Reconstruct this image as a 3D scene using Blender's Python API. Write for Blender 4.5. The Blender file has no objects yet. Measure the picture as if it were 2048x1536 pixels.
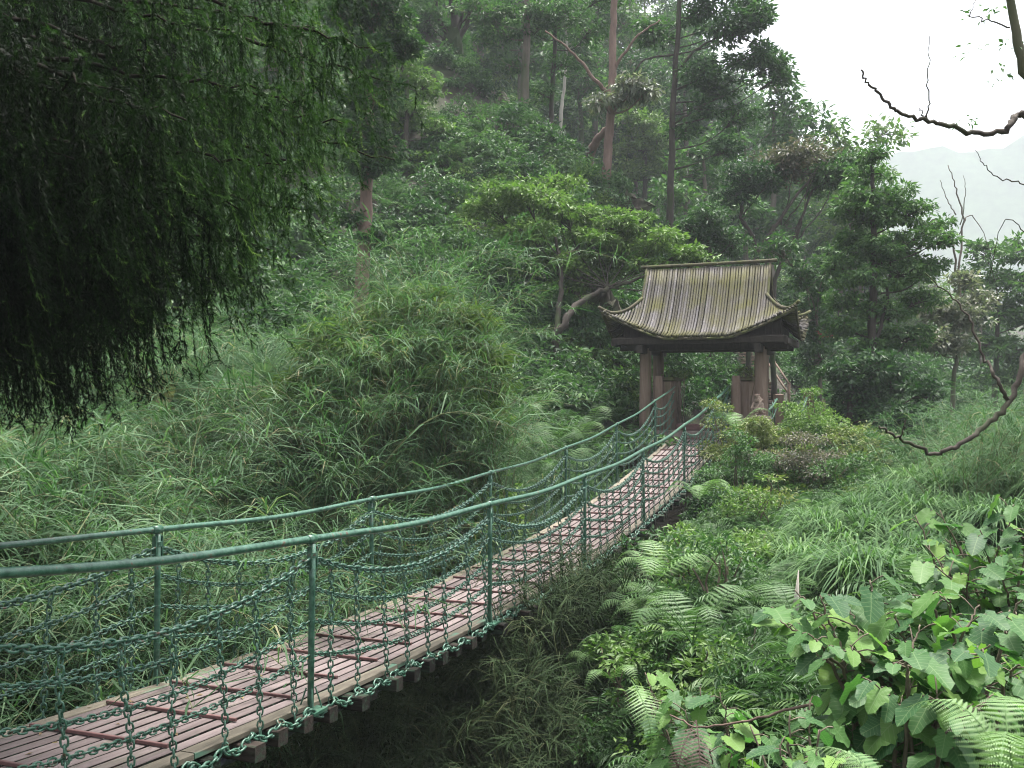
import bpy, math, random
import numpy as np
from mathutils import Matrix, Vector, Quaternion

# ------------------------------------------------------------------ camera, sky, sun, exposure
random.seed(7)
RNG = np.random.default_rng(11)
SC = bpy.context.scene
COL = SC.collection
F, CX, HY = 2000.0, 1024.0, 780.0        # focal length, centre column and horizon row of the 2048x1536 photograph

cam = bpy.data.cameras.new('camera')
cam.sensor_width = 36.0
cam.lens = 36.0 * F / 2048.0
cam.shift_y = (HY - 768.0) / 2048.0
cam.clip_start = 0.05
cam.clip_end = 6000
cam_o = bpy.data.objects.new('camera', cam)
cam_o.location = (0, 0, 0)
cam_o.rotation_euler = (math.radians(90), 0, 0)
COL.objects.link(cam_o)
SC.camera = cam_o

SUN_EL, SUN_AZ = 76.0, 40.0             # sun near the zenith behind thin cloud
world = bpy.data.worlds.new('World')
SC.world = world
world.use_nodes = True
wn = world.node_tree
for n in list(wn.nodes):
    wn.nodes.remove(n)
sky = wn.nodes.new('ShaderNodeTexSky')
sky.sky_type = 'NISHITA'
sky.sun_disc = False
sky.sun_elevation = math.radians(SUN_EL)
sky.sun_rotation = math.radians(SUN_AZ)
sky.air_density = 1.0
sky.dust_density = 6.0
sky.ozone_density = 1.0
hsv = wn.nodes.new('ShaderNodeHueSaturation')
hsv.inputs['Saturation'].default_value = 0.30
bg = wn.nodes.new('ShaderNodeBackground')
bg.inputs['Strength'].default_value = 0.125
wo = wn.nodes.new('ShaderNodeOutputWorld')
wn.links.new(sky.outputs[0], hsv.inputs['Color'])
wn.links.new(hsv.outputs[0], bg.inputs['Color'])
wn.links.new(bg.outputs[0], wo.inputs['Surface'])

sun = bpy.data.lights.new('sun', 'SUN')
sun.energy = 2.7
sun.angle = math.radians(12)
sun.color = (1.0, 0.96, 0.90)
sun_o = bpy.data.objects.new('sun', sun)
sd = Vector((math.sin(math.radians(SUN_AZ)) * math.cos(math.radians(SUN_EL)),
             math.cos(math.radians(SUN_AZ)) * math.cos(math.radians(SUN_EL)),
             math.sin(math.radians(SUN_EL))))
sun_o.rotation_euler = sd.to_track_quat('Z', 'Y').to_euler()
sun_o.location = (0, 0, 60)
COL.objects.link(sun_o)

SC.view_settings.view_transform = 'Standard'
SC.view_settings.look = 'None'
SC.view_settings.gamma = 1.0
SC.view_settings.use_curve_mapping = False
SC.view_settings.exposure = 1.92
SC.render.engine = 'CYCLES'
SC.cycles.use_denoising = True
SC.cycles.filter_width = 1.1
SC.cycles.max_bounces = 6
SC.cycles.diffuse_bounces = 3
SC.cycles.glossy_bounces = 2
SC.cycles.transmission_bounces = 3
SC.cycles.volume_bounces = 0
SC.cycles.transparent_max_bounces = 4
SC.cycles.caustics_reflective = False
SC.cycles.caustics_refractive = False
HAZE = 0.00075

# ------------------------------------------------------------------ helpers
def P(px, py, d):
    """a point on the line through photo pixel (px,py) at forward distance d"""
    return np.array([(px - CX) / F * d, d, (HY - py) / F * d])

def unit(a):
    a = np.asarray(a, float)
    return a / np.maximum(np.linalg.norm(a, axis=-1, keepdims=True), 1e-9)

class MB:
    """collects vertices and faces; build() links them as ONE mesh object"""
    def __init__(s):
        s.v, s.f, s.var, s.m, s.n = [], [], [], [], 0
    def add(s, v, faces, var=0.5, mat=0):
        v = np.asarray(v, float).reshape(-1, 3)
        s.v.append(v)
        va = np.full(len(v), var, float) if np.isscalar(var) else np.asarray(var, float)
        s.var.append(va)
        for f in (faces if isinstance(faces, list) else [faces]):
            f = np.asarray(f, int)
            s.f.append(f + s.n)
            s.m.append(np.full(len(f), mat, int))
        s.n += len(v)
    def mesh(s, name, mats, smooth=False):
        me = bpy.data.meshes.new(name)
        V = np.concatenate(s.v)
        counts = np.concatenate([np.full(len(f), f.shape[1], int) for f in s.f])
        loops = np.concatenate([f.ravel() for f in s.f])
        me.vertices.add(len(V))
        me.vertices.foreach_set('co', V.ravel().astype(np.float32))
        me.loops.add(len(loops))
        me.loops.foreach_set('vertex_index', loops.astype(np.int32))
        me.polygons.add(len(counts))
        starts = np.concatenate([[0], np.cumsum(counts)[:-1]])
        me.polygons.foreach_set('loop_start', starts.astype(np.int32))
        me.polygons.foreach_set('material_index', np.concatenate(s.m).astype(np.int32))
        me.polygons.foreach_set('use_smooth', np.full(len(counts), smooth, bool))
        a = me.attributes.new('var', 'FLOAT', 'POINT')
        a.data.foreach_set('value', np.concatenate(s.var).astype(np.float32))
        for m in (mats if isinstance(mats, (list, tuple)) else [mats]):
            me.materials.append(M[m] if isinstance(m, str) else m)
        me.update(calc_edges=True)
        return me
    def build(s, name, mats, parent=None, smooth=False):
        return link(name, s.mesh(name, mats, smooth), parent)

def link(name, me, parent=None, M4=None):
    o = bpy.data.objects.new(name, me)
    COL.objects.link(o)
    if parent is not None:
        o.parent = parent
        o.matrix_parent_inverse = Matrix.Translation(-Vector(parent.location))
    if M4 is not None:
        o.matrix_basis = M4
    return o

def tag(o, label=None, cat=None, group=None, kind=None):
    if label: o['label'] = label
    if cat: o['category'] = cat
    if group: o['group'] = group
    if kind: o['kind'] = kind
    return o

def thing(name, loc, label, cat, group=None):
    o = bpy.data.objects.new(name, None)
    o.empty_display_size = 0.2
    o.location = Vector([float(q) for q in loc])
    COL.objects.link(o)
    return tag(o, label, cat, group)

def copy_tree(src, loc, rz=0.0, sc=1.0, label=None, tilt=(0, 0)):
    """copy of a thing and of its parts (parts share mesh data)"""
    r = src.copy(); COL.objects.link(r)
    r.location = Vector([float(q) for q in loc]); r.rotation_euler = (tilt[0], tilt[1], rz); r.scale = (sc, sc, sc)
    if label: r['label'] = label
    for ch in src.children:
        c = ch.copy(); COL.objects.link(c); c.parent = r
        for g in ch.children:
            e = g.copy(); COL.objects.link(e); e.parent = c
    return r

def box(mb, c, ex, ey, ez, half, var=0.5, mat=0, bev=0.0):
    c = np.asarray(c, float); ex, ey, ez = unit(ex), unit(ey), unit(ez)
    hx, hy, hz = half
    if bev <= 0:
        s = np.array([[-1,-1,-1],[1,-1,-1],[1,1,-1],[-1,1,-1],[-1,-1,1],[1,-1,1],[1,1,1],[-1,1,1]], float)
        v = c + s[:, :1]*hx*ex + s[:, 1:2]*hy*ey + s[:, 2:]*hz*ez
        mb.add(v, np.array([[0,3,2,1],[4,5,6,7],[0,1,5,4],[1,2,6,5],[2,3,7,6],[3,0,4,7]]), var, mat)
        return
    b = bev                                    # chamfered long box: octagonal rings along x
    ring = np.array([[-hy+b,-hz],[hy-b,-hz],[hy,-hz+b],[hy,hz-b],[hy-b,hz],[-hy+b,hz],[-hy,hz-b],[-hy,-hz+b]])
    vs = []
    for sx, k in ((-hx, 1.0), (hx, 1.0)):
        vs.append(c + sx*ex + ring[:, :1]*ey*k + ring[:, 1:]*ez*k)
    v = np.concatenate(vs)
    q = np.array([[i, (i+1) % 8, (i+1) % 8 + 8, i+8] for i in range(8)])
    mb.add(v, [q, np.array([[7,6,5,4,3,2,1,0]]), np.array([[8,9,10,11,12,13,14,15]])], var, mat)

def tube(mb, pts, rad, sides=6, var=0.5, mat=0, caps=True, rough=0.0):
    pts = np.asarray(pts, float); k = len(pts)
    rad = np.full(k, rad, float) if np.isscalar(rad) else np.asarray(rad, float)
    t = np.gradient(pts, axis=0); t = unit(t)
    up = np.array([0, 0, 1.0]) if abs(t[0][2]) < 0.9 else np.array([1.0, 0, 0])
    a = unit(np.cross(t[0], up))
    ang = np.linspace(0, 2*math.pi, sides, endpoint=False)
    V = np.empty((k, sides, 3))
    for i in range(k):
        a = unit(a - t[i]*np.dot(a, t[i])); b = np.cross(t[i], a)
        rr = rad[i] * (1 + (RNG.uniform(-rough, rough, sides) if rough else 0))
        V[i] = pts[i] + (np.cos(ang)*rr)[:, None]*a + (np.sin(ang)*rr)[:, None]*b
    idx = np.arange(k*sides).reshape(k, sides)
    q = np.stack([idx[:-1], np.roll(idx, -1, 1)[:-1], np.roll(idx, -1, 1)[1:], idx[1:]], -1).reshape(-1, 4)
    fs = [q]
    if caps:
        fs += [idx[0][::-1][None], idx[-1][None]]
    mb.add(V.reshape(-1, 3), fs, var, mat)

def smooth_path(pts, n=8, jit=0.0):
    pts = np.asarray(pts, float)
    if len(pts) < 3:
        t = np.linspace(0, 1, n)[:, None]
        out = pts[0]*(1-t) + pts[-1]*t
    else:
        p = np.vstack([2*pts[0]-pts[1], pts, 2*pts[-1]-pts[-2]]); out = []
        for i in range(1, len(p)-2):
            for t in np.linspace(0, 1, n, endpoint=False):
                a, b, c, d = p[i-1], p[i], p[i+1], p[i+2]
                out.append(0.5*((2*b)+(c-a)*t+(2*a-5*b+4*c-d)*t*t+(3*b-a-3*c+d)*t**3))
        out.append(pts[-1]); out = np.array(out)
    if jit:
        out[1:-1] += RNG.normal(0, jit, out[1:-1].shape)
    return out

# leaf templates: x across, y along, z up (unit length)
LEAF = (np.array([[0,0,0],[0.21,0.42,0.07],[0,1,-0.06],[-0.21,0.42,0.07]]), np.array([[0,1,2],[0,2,3]]))
NARROW = (np.array([[0,0,0],[0.085,0.4,0.03],[0,1,-0.12],[-0.085,0.4,0.03]]), np.array([[0,1,2],[0,2,3]]))
NEEDLE = (np.array([[-0.11,0,0],[0.11,0,0],[0,1,0.12]]), np.array([[0,1,2]]))
BLADE = (np.array([[-0.010,0,0],[0.010,0,0],[0.0155,0.4,0.10],[-0.0155,0.4,0.10],[0.010,0.78,-0.02],[-0.010,0.78,-0.02],[0,1.0,-0.25]]),
         [np.array([[0,1,2,3],[3,2,4,5]]), np.array([[5,4,6]])])

def stamp(mb, tpl, pos, d, nrm, size, var=0.5, mat=0):
    tv, tf = tpl
    pos = np.asarray(pos, float).reshape(-1, 3); m = len(pos)
    if m == 0: return
    y = unit(d); x = np.cross(y, nrm)
    bad = np.linalg.norm(x, axis=1) < 1e-4
    x[bad] = np.cross(y[bad], np.array([1.0, 0.3, 0.2])); x = unit(x); z = np.cross(x, y)
    size = np.broadcast_to(np.asarray(size, float), (m,))
    V = pos[:, None] + size[:, None, None]*(tv[None, :, :1]*x[:, None] + tv[None, :, 1:2]*y[:, None] + tv[None, :, 2:]*z[:, None])
    va = np.repeat(np.broadcast_to(np.asarray(var, float), (m,)), len(tv))
    fs = tf if isinstance(tf, list) else [tf]
    out = [(f[None] + (np.arange(m)*len(tv))[:, None, None]).reshape(-1, f.shape[1]) for f in fs]
    mb.add(V.reshape(-1, 3), out, va, mat)

def rand_dir(n):
    return unit(RNG.normal(size=(n, 3)))

# ------------------------------------------------------------------ materials
M = {}
def newmat(name):
    m = bpy.data.materials.new(name); m.use_nodes = True
    nt = m.node_tree
    for n in list(nt.nodes): nt.nodes.remove(n)
    out = nt.nodes.new('ShaderNodeOutputMaterial')
    M[name] = m
    return m, nt, out

def ramp(nt, stops):
    r = nt.nodes.new('ShaderNodeValToRGB')
    e = r.color_ramp.elements
    while len(e) < len(stops): e.new(0.5)
    for el, (p, c) in zip(e, stops):
        el.position = p; el.color = (*c, 1)
    return r

def leafmat(name, stops, rough=0.5, trans=0.28, spec=0.35, rnd=0.35):
    m, nt, out = newmat(name)
    at = nt.nodes.new('ShaderNodeAttribute'); at.attribute_name = 'var'
    oi = nt.nodes.new('ShaderNodeObjectInfo')
    ma = nt.nodes.new('ShaderNodeMath'); ma.operation = 'MULTIPLY_ADD'
    ma.inputs[1].default_value = rnd; nt.links.new(oi.outputs['Random'], ma.inputs[0])
    ad = nt.nodes.new('ShaderNodeMath'); ad.operation = 'ADD'; ad.inputs[1].default_value = -rnd/2
    nt.links.new(at.outputs['Fac'], ad.inputs[0]); nt.links.new(ad.outputs[0], ma.inputs[2])
    r = ramp(nt, stops); nt.links.new(ma.outputs[0], r.inputs[0])
    b = nt.nodes.new('ShaderNodeBsdfPrincipled')
    b.inputs['Roughness'].default_value = rough
    b.inputs['Specular IOR Level'].default_value = spec
    nt.links.new(r.outputs[0], b.inputs['Base Color'])
    t = nt.nodes.new('ShaderNodeBsdfTranslucent')
    g = nt.nodes.new('ShaderNodeMix'); g.data_type = 'RGBA'; g.blend_type = 'MULTIPLY'; g.inputs[0].default_value = 1
    nt.links.new(r.outputs[0], g.inputs[6]); g.inputs[7].default_value = (1.25, 1.6, 0.8, 1)
    nt.links.new(g.outputs[2], t.inputs['Color'])
    mx = nt.nodes.new('ShaderNodeMixShader'); mx.inputs[0].default_value = trans
    nt.links.new(b.outputs[0], mx.inputs[1]); nt.links.new(t.outputs[0], mx.inputs[2])
    nt.links.new(mx.outputs[0], out.inputs['Surface'])

def solidmat(name, stops, scale=8.0, rough=0.8, stretch=(1, 1, 1), bump=0.3, rnd=0.0, metal=0.0, spec=0.4, moss=None, bscale=None, coord='Object'):
    """noise-driven colours; optional per-object tint and moss patches"""
    m, nt, out = newmat(name)
    tc = nt.nodes.new('ShaderNodeTexCoord')
    mp = nt.nodes.new('ShaderNodeMapping'); mp.inputs['Scale'].default_value = stretch
    nt.links.new(tc.outputs[coord], mp.inputs['Vector'])
    oi = nt.nodes.new('ShaderNodeObjectInfo')
    va = nt.nodes.new('ShaderNodeVectorMath'); va.operation = 'MULTIPLY_ADD'
    va.inputs[1].default_value = (37.0, 19.0, 53.0)
    nt.links.new(oi.outputs['Random'], va.inputs[0]); nt.links.new(mp.outputs[0], va.inputs[2])
    no = nt.nodes.new('ShaderNodeTexNoise'); no.inputs['Scale'].default_value = scale
    no.inputs['Detail'].default_value = 6; no.inputs['Roughness'].default_value = 0.65
    nt.links.new(va.outputs[0], no.inputs['Vector'])
    fac = no.outputs['Fac']
    if rnd:
        ma = nt.nodes.new('ShaderNodeMath'); ma.operation = 'MULTIPLY_ADD'; ma.inputs[1].default_value = rnd
        ad = nt.nodes.new('ShaderNodeMath'); ad.operation = 'ADD'; ad.inputs[1].default_value = -rnd/2
        nt.links.new(fac, ad.inputs[0]); nt.links.new(oi.outputs['Random'], ma.inputs[0]); nt.links.new(ad.outputs[0], ma.inputs[2])
        fac = ma.outputs[0]
    r = ramp(nt, stops); nt.links.new(fac, r.inputs[0])
    col = r.outputs[0]
    if moss:
        n2 = nt.nodes.new('ShaderNodeTexNoise'); n2.inputs['Scale'].default_value = moss[1]; n2.inputs['Detail'].default_value = 5
        nt.links.new(va.outputs[0] if len(moss) < 5 else tc.outputs['Object'], n2.inputs['Vector'])
        r2 = ramp(nt, [(moss[2], (0, 0, 0)), (moss[3], (1, 1, 1))]); nt.links.new(n2.outputs['Fac'], r2.inputs[0])
        mx = nt.nodes.new('ShaderNodeMix'); mx.data_type = 'RGBA'
        nt.links.new(r2.outputs[0], mx.inputs[0]); nt.links.new(col, mx.inputs[6]); mx.inputs[7].default_value = (*moss[0], 1)
        col = mx.outputs[2]
    b = nt.nodes.new('ShaderNodeBsdfPrincipled')
    b.inputs['Roughness'].default_value = rough; b.inputs['Metallic'].default_value = metal
    b.inputs['Specular IOR Level'].default_value = spec
    nt.links.new(col, b.inputs['Base Color'])
    if bump:
        bn = no
        if bscale:
            bn = nt.nodes.new('ShaderNodeTexNoise'); bn.inputs['Scale'].default_value = bscale; bn.inputs['Detail'].default_value = 5
            nt.links.new(va.outputs[0], bn.inputs['Vector'])
        bu = nt.nodes.new('ShaderNodeBump'); bu.inputs['Strength'].default_value = bump; bu.inputs['Distance'].default_value = 0.02
        nt.links.new(bn.outputs['Fac'], bu.inputs['Height']); nt.links.new(bu.outputs[0], b.inputs['Normal'])
    nt.links.new(b.outputs[0], out.inputs['Surface'])

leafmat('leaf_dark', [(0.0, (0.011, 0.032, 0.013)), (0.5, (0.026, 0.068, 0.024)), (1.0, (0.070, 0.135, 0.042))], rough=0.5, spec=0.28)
leafmat('leaf_mid', [(0.0, (0.019, 0.050, 0.018)), (0.5, (0.045, 0.102, 0.034)), (1.0, (0.105, 0.19, 0.058))], rough=0.5, spec=0.28)
leafmat('leaf_light', [(0.0, (0.050, 0.100, 0.026)), (0.5, (0.095, 0.165, 0.042)), (1.0, (0.17, 0.25, 0.070))], rough=0.5, spec=0.28)
leafmat('leaf_yellow', [(0.0, (0.060, 0.085, 0.024)), (0.5, (0.115, 0.150, 0.045)), (1.0, (0.22, 0.25, 0.080))], rough=0.5)
leafmat('bamboo_leaf', [(0.0, (0.045, 0.085, 0.022)), (0.5, (0.100, 0.160, 0.040)), (1.0, (0.20, 0.26, 0.075))], rough=0.55, spec=0.2, trans=0.32)
leafmat('leaf_russet', [(0.0, (0.040, 0.055, 0.034)), (0.5, (0.085, 0.085, 0.060)), (1.0, (0.16, 0.12, 0.10))], rough=0.5)
leafmat('leaf_pale', [(0.0, (0.055, 0.080, 0.055)), (0.5, (0.12, 0.14, 0.10)), (1.0, (0.24, 0.23, 0.18))], rough=0.4, spec=0.5)
leafmat('reed_leaf', [(0.0, (0.020, 0.052, 0.020)), (0.45, (0.050, 0.105, 0.048)), (0.88, (0.140, 0.210, 0.120)), (1.0, (0.22, 0.20, 0.12))], rough=0.65, spec=0.12, trans=0.3)
leafmat('reed_gully_shade', [(0.0, (0.010, 0.020, 0.008)), (0.6, (0.028, 0.048, 0.019)), (1.0, (0.075, 0.080, 0.040))], rough=0.8, trans=0.1, spec=0.1)  # darker reed colour, with the shade of the gully painted into it
leafmat('litter', [(0.0, (0.045, 0.030, 0.018)), (0.6, (0.13, 0.085, 0.045)), (1.0, (0.20, 0.17, 0.07))], rough=0.8, trans=0.1)
leafmat('reed_pale', [(0.0, (0.060, 0.100, 0.060)), (0.6, (0.13, 0.19, 0.13)), (1.0, (0.23, 0.27, 0.21))], rough=0.55, spec=0.2, trans=0.25)
leafmat('grass_leaf', [(0.0, (0.032, 0.072, 0.028)), (0.5, (0.075, 0.145, 0.058)), (1.0, (0.145, 0.225, 0.095))], rough=0.65, spec=0.12, trans=0.28)
leafmat('fern_leaf', [(0.0, (0.030, 0.070, 0.026)), (0.5, (0.070, 0.140, 0.048)), (1.0, (0.15, 0.23, 0.085))], rough=0.5, trans=0.3)
leafmat('fern_bright', [(0.0, (0.090, 0.17, 0.060)), (1.0, (0.19, 0.30, 0.12))], rough=0.45, trans=0.3)
leafmat('fern_brown', [(0.0, (0.060, 0.040, 0.034)), (1.0, (0.13, 0.085, 0.07))], rough=0.7, trans=0.15)
leafmat('broad_leaf', [(0.0, (0.032, 0.085, 0.036)), (0.5, (0.062, 0.145, 0.044)), (0.8, (0.105, 0.205, 0.050)), (1.0, (0.17, 0.28, 0.06))], rough=0.5, spec=0.2, trans=0.36, rnd=0.9)
leafmat('conifer_leaf', [(0.0, (0.004, 0.006, 0.004)), (0.35, (0.006, 0.010, 0.006)), (0.6, (0.018, 0.040, 0.013)), (0.8, (0.058, 0.120, 0.032)), (1.0, (0.15, 0.24, 0.060))], rough=0.5, trans=0.2, rnd=0.0, spec=0.04)  # near-black low stops put backlit shade into the needle colour
def add_veins(name):
    nt = M[name].node_tree
    tc = nt.nodes.new('ShaderNodeTexCoord'); sx = nt.nodes.new('ShaderNodeSeparateXYZ'); nt.links.new(tc.outputs['Object'], sx.inputs[0])
    def mth(op, a, b=None, c=None):
        q = nt.nodes.new('ShaderNodeMath'); q.operation = op
        for k, v in enumerate((a, b, c)):
            if v is None: continue
            if isinstance(v, (int, float)): q.inputs[k].default_value = v
            else: nt.links.new(v, q.inputs[k])
        return q.outputs[0]
    ax = mth('ABSOLUTE', sx.outputs['X']); t = mth('SUBTRACT', sx.outputs['Y'], mth('MULTIPLY', ax, 0.75))
    side = mth('LESS_THAN', mth('ABSOLUTE', mth('SUBTRACT', mth('FRACT', mth('MULTIPLY', t, 6.5)), 0.5)), 0.055)
    midr = mth('LESS_THAN', ax, 0.014); v = mth('MAXIMUM', side, midr)
    bs = [n for n in nt.nodes if n.type == 'BSDF_PRINCIPLED'][0]; src = bs.inputs['Base Color'].links[0].from_socket
    mx = nt.nodes.new('ShaderNodeMix'); mx.data_type = 'RGBA'; nt.links.new(mth('MULTIPLY', v, 0.5), mx.inputs[0])
    nt.links.new(src, mx.inputs[6]); mx.inputs[7].default_value = (0.20, 0.30, 0.13, 1); nt.links.new(mx.outputs[2], bs.inputs['Base Color'])
    no = nt.nodes.new('ShaderNodeTexNoise'); no.inputs['Scale'].default_value = 5; nt.links.new(tc.outputs['Object'], no.inputs['Vector'])
    bu = nt.nodes.new('ShaderNodeBump'); bu.inputs['Strength'].default_value = 0.22; bu.inputs['Distance'].default_value = 0.008
    nt.links.new(mth('SUBTRACT', no.outputs['Fac'], mth('MULTIPLY', v, 0.6)), bu.inputs['Height']); nt.links.new(bu.outputs[0], bs.inputs['Normal'])
add_veins('broad_leaf')
solidmat('bark_pink', [(0.25, (0.085, 0.055, 0.045)), (0.55, (0.165, 0.110, 0.090)), (0.8, (0.25, 0.175, 0.145))], 6, 0.9, (1, 1, 0.18), 0.8)
solidmat('bark_grey', [(0.25, (0.06, 0.05, 0.042)), (0.55, (0.14, 0.115, 0.095)), (0.8, (0.23, 0.20, 0.17))], 6, 0.9, (1, 1, 0.2), 0.8, moss=((0.05, 0.07, 0.025), 1.6, 0.5, 0.68))
solidmat('bark_dark', [(0.25, (0.022, 0.018, 0.015)), (0.6, (0.055, 0.045, 0.036)), (0.85, (0.10, 0.085, 0.068))], 7, 0.9, (1, 1, 0.3), 0.7, moss=((0.04, 0.06, 0.02), 2.5, 0.52, 0.7))
solidmat('bough_bark', [(0.3, (0.008, 0.007, 0.006)), (0.7, (0.024, 0.020, 0.016))], 14, 0.95, bump=0.4, spec=0.1)
solidmat('bark_pale', [(0.25, (0.22, 0.20, 0.17)), (0.7, (0.42, 0.39, 0.34))], 5, 0.85, (1, 1, 0.2), 0.5)
solidmat('twig', [(0.3, (0.07, 0.055, 0.04)), (0.7, (0.16, 0.13, 0.095))], 14, 0.9, bump=0.2)
solidmat('stem_green', [(0.3, (0.06, 0.075, 0.03)), (0.7, (0.13, 0.15, 0.06))], 14, 0.8, bump=0.1)
solidmat('soil', [(0.2, (0.010, 0.010, 0.007)), (0.5, (0.028, 0.024, 0.017)), (0.75, (0.065, 0.052, 0.038))], 0.7, 0.95, bump=1.0, bscale=3.0, moss=((0.030, 0.050, 0.014), 0.35, 0.45, 0.62))
solidmat('rock', [(0.2, (0.014, 0.012, 0.010)), (0.5, (0.050, 0.040, 0.032)), (0.8, (0.12, 0.098, 0.080))], 3.5, 0.95, (1, 1, 0.45), bump=1.0, moss=((0.030, 0.050, 0.015), 1.0, 0.44, 0.6))
solidmat('far_forest', [(0.3, (0.018, 0.035, 0.020)), (0.7, (0.06, 0.10, 0.05))], 0.12, 1.0, bump=0.0)
solidmat('green_paint', [(0.30, (0.014, 0.044, 0.028)), (0.48, (0.034, 0.098, 0.064)), (0.60, (0.062, 0.140, 0.098)), (0.66, (0.085, 0.055, 0.036))], 17, 0.34, bump=0.25, spec=0.5, coord='Generated' if False else 'Object')
solidmat('deck_wood', [(0.15, (0.070, 0.052, 0.050)), (0.5, (0.128, 0.100, 0.097)), (0.85, (0.19, 0.152, 0.148))], 5, 0.75, (0.6, 6, 6), bump=0.3, rnd=0.4, spec=0.35, moss=((0.085, 0.080, 0.058), 2.2, 0.56, 0.74))
solidmat('edge_wood', [(0.2, (0.07, 0.062, 0.045)), (0.5, (0.145, 0.125, 0.092)), (0.8, (0.22, 0.19, 0.145))], 5, 0.8, (0.6, 6, 6), bump=0.35, rnd=0.3, moss=((0.085, 0.17, 0.115), 1.6, 0.56, 0.64))
solidmat('bar_paint', [(0.3, (0.075, 0.036, 0.034)), (0.7, (0.14, 0.070, 0.066))], 9, 0.6, (1, 1, 1), bump=0.2, rnd=0.3)
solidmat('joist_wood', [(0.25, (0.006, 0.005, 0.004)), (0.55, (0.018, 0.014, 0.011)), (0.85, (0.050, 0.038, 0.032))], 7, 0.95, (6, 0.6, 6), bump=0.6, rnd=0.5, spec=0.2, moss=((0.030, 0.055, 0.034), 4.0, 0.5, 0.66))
solidmat('cable_steel', [(0.3, (0.05, 0.055, 0.065)), (0.7, (0.13, 0.14, 0.17))], 30, 0.5, metal=0.5, bump=0.2)
solidmat('roof_log', [(0.1, (0.040, 0.036, 0.028)), (0.4, (0.074, 0.067, 0.056)), (0.6, (0.098, 0.090, 0.088)), (0.85, (0.128, 0.119, 0.126)), (0.97, (0.30, 0.26, 0.21))], 6, 0.9, (5, 5, 0.6), bump=0.4, rnd=0.6, moss=((0.085, 0.082, 0.028), 1.6, 0.42, 0.66, 1))
solidmat('moss_log', [(0.3, (0.035, 0.032, 0.022)), (0.7, (0.10, 0.088, 0.055))], 9, 0.95, bump=0.7, moss=((0.060, 0.068, 0.020), 3.0, 0.45, 0.6))
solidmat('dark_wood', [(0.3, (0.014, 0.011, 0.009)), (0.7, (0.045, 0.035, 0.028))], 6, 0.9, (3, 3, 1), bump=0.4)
solidmat('post_wood', [(0.25, (0.095, 0.062, 0.046)), (0.5, (0.165, 0.115, 0.088)), (0.8, (0.24, 0.18, 0.14))], 4, 0.88, (3, 3, 0.35), bump=0.4, moss=((0.10, 0.10, 0.045), 1.6, 0.58, 0.72))
solidmat('stone', [(0.25, (0.13, 0.10, 0.085)), (0.6, (0.25, 0.20, 0.175)), (0.85, (0.36, 0.30, 0.26))], 5, 0.92, bump=0.6, moss=((0.09, 0.10, 0.035), 1.8, 0.5, 0.66))
solidmat('fur', [(0.3, (0.16, 0.115, 0.085)), (0.7, (0.34, 0.265, 0.21))], 30, 0.95, bump=0.6)
solidmat('skin_face', [(0.3, (0.26, 0.16, 0.13)), (0.7, (0.34, 0.22, 0.18))], 20, 0.7, bump=0.1)
leafmat('flower', [(0.0, (0.16, 0.030, 0.034)), (1.0, (0.30, 0.075, 0.075))], rough=0.6)

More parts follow.
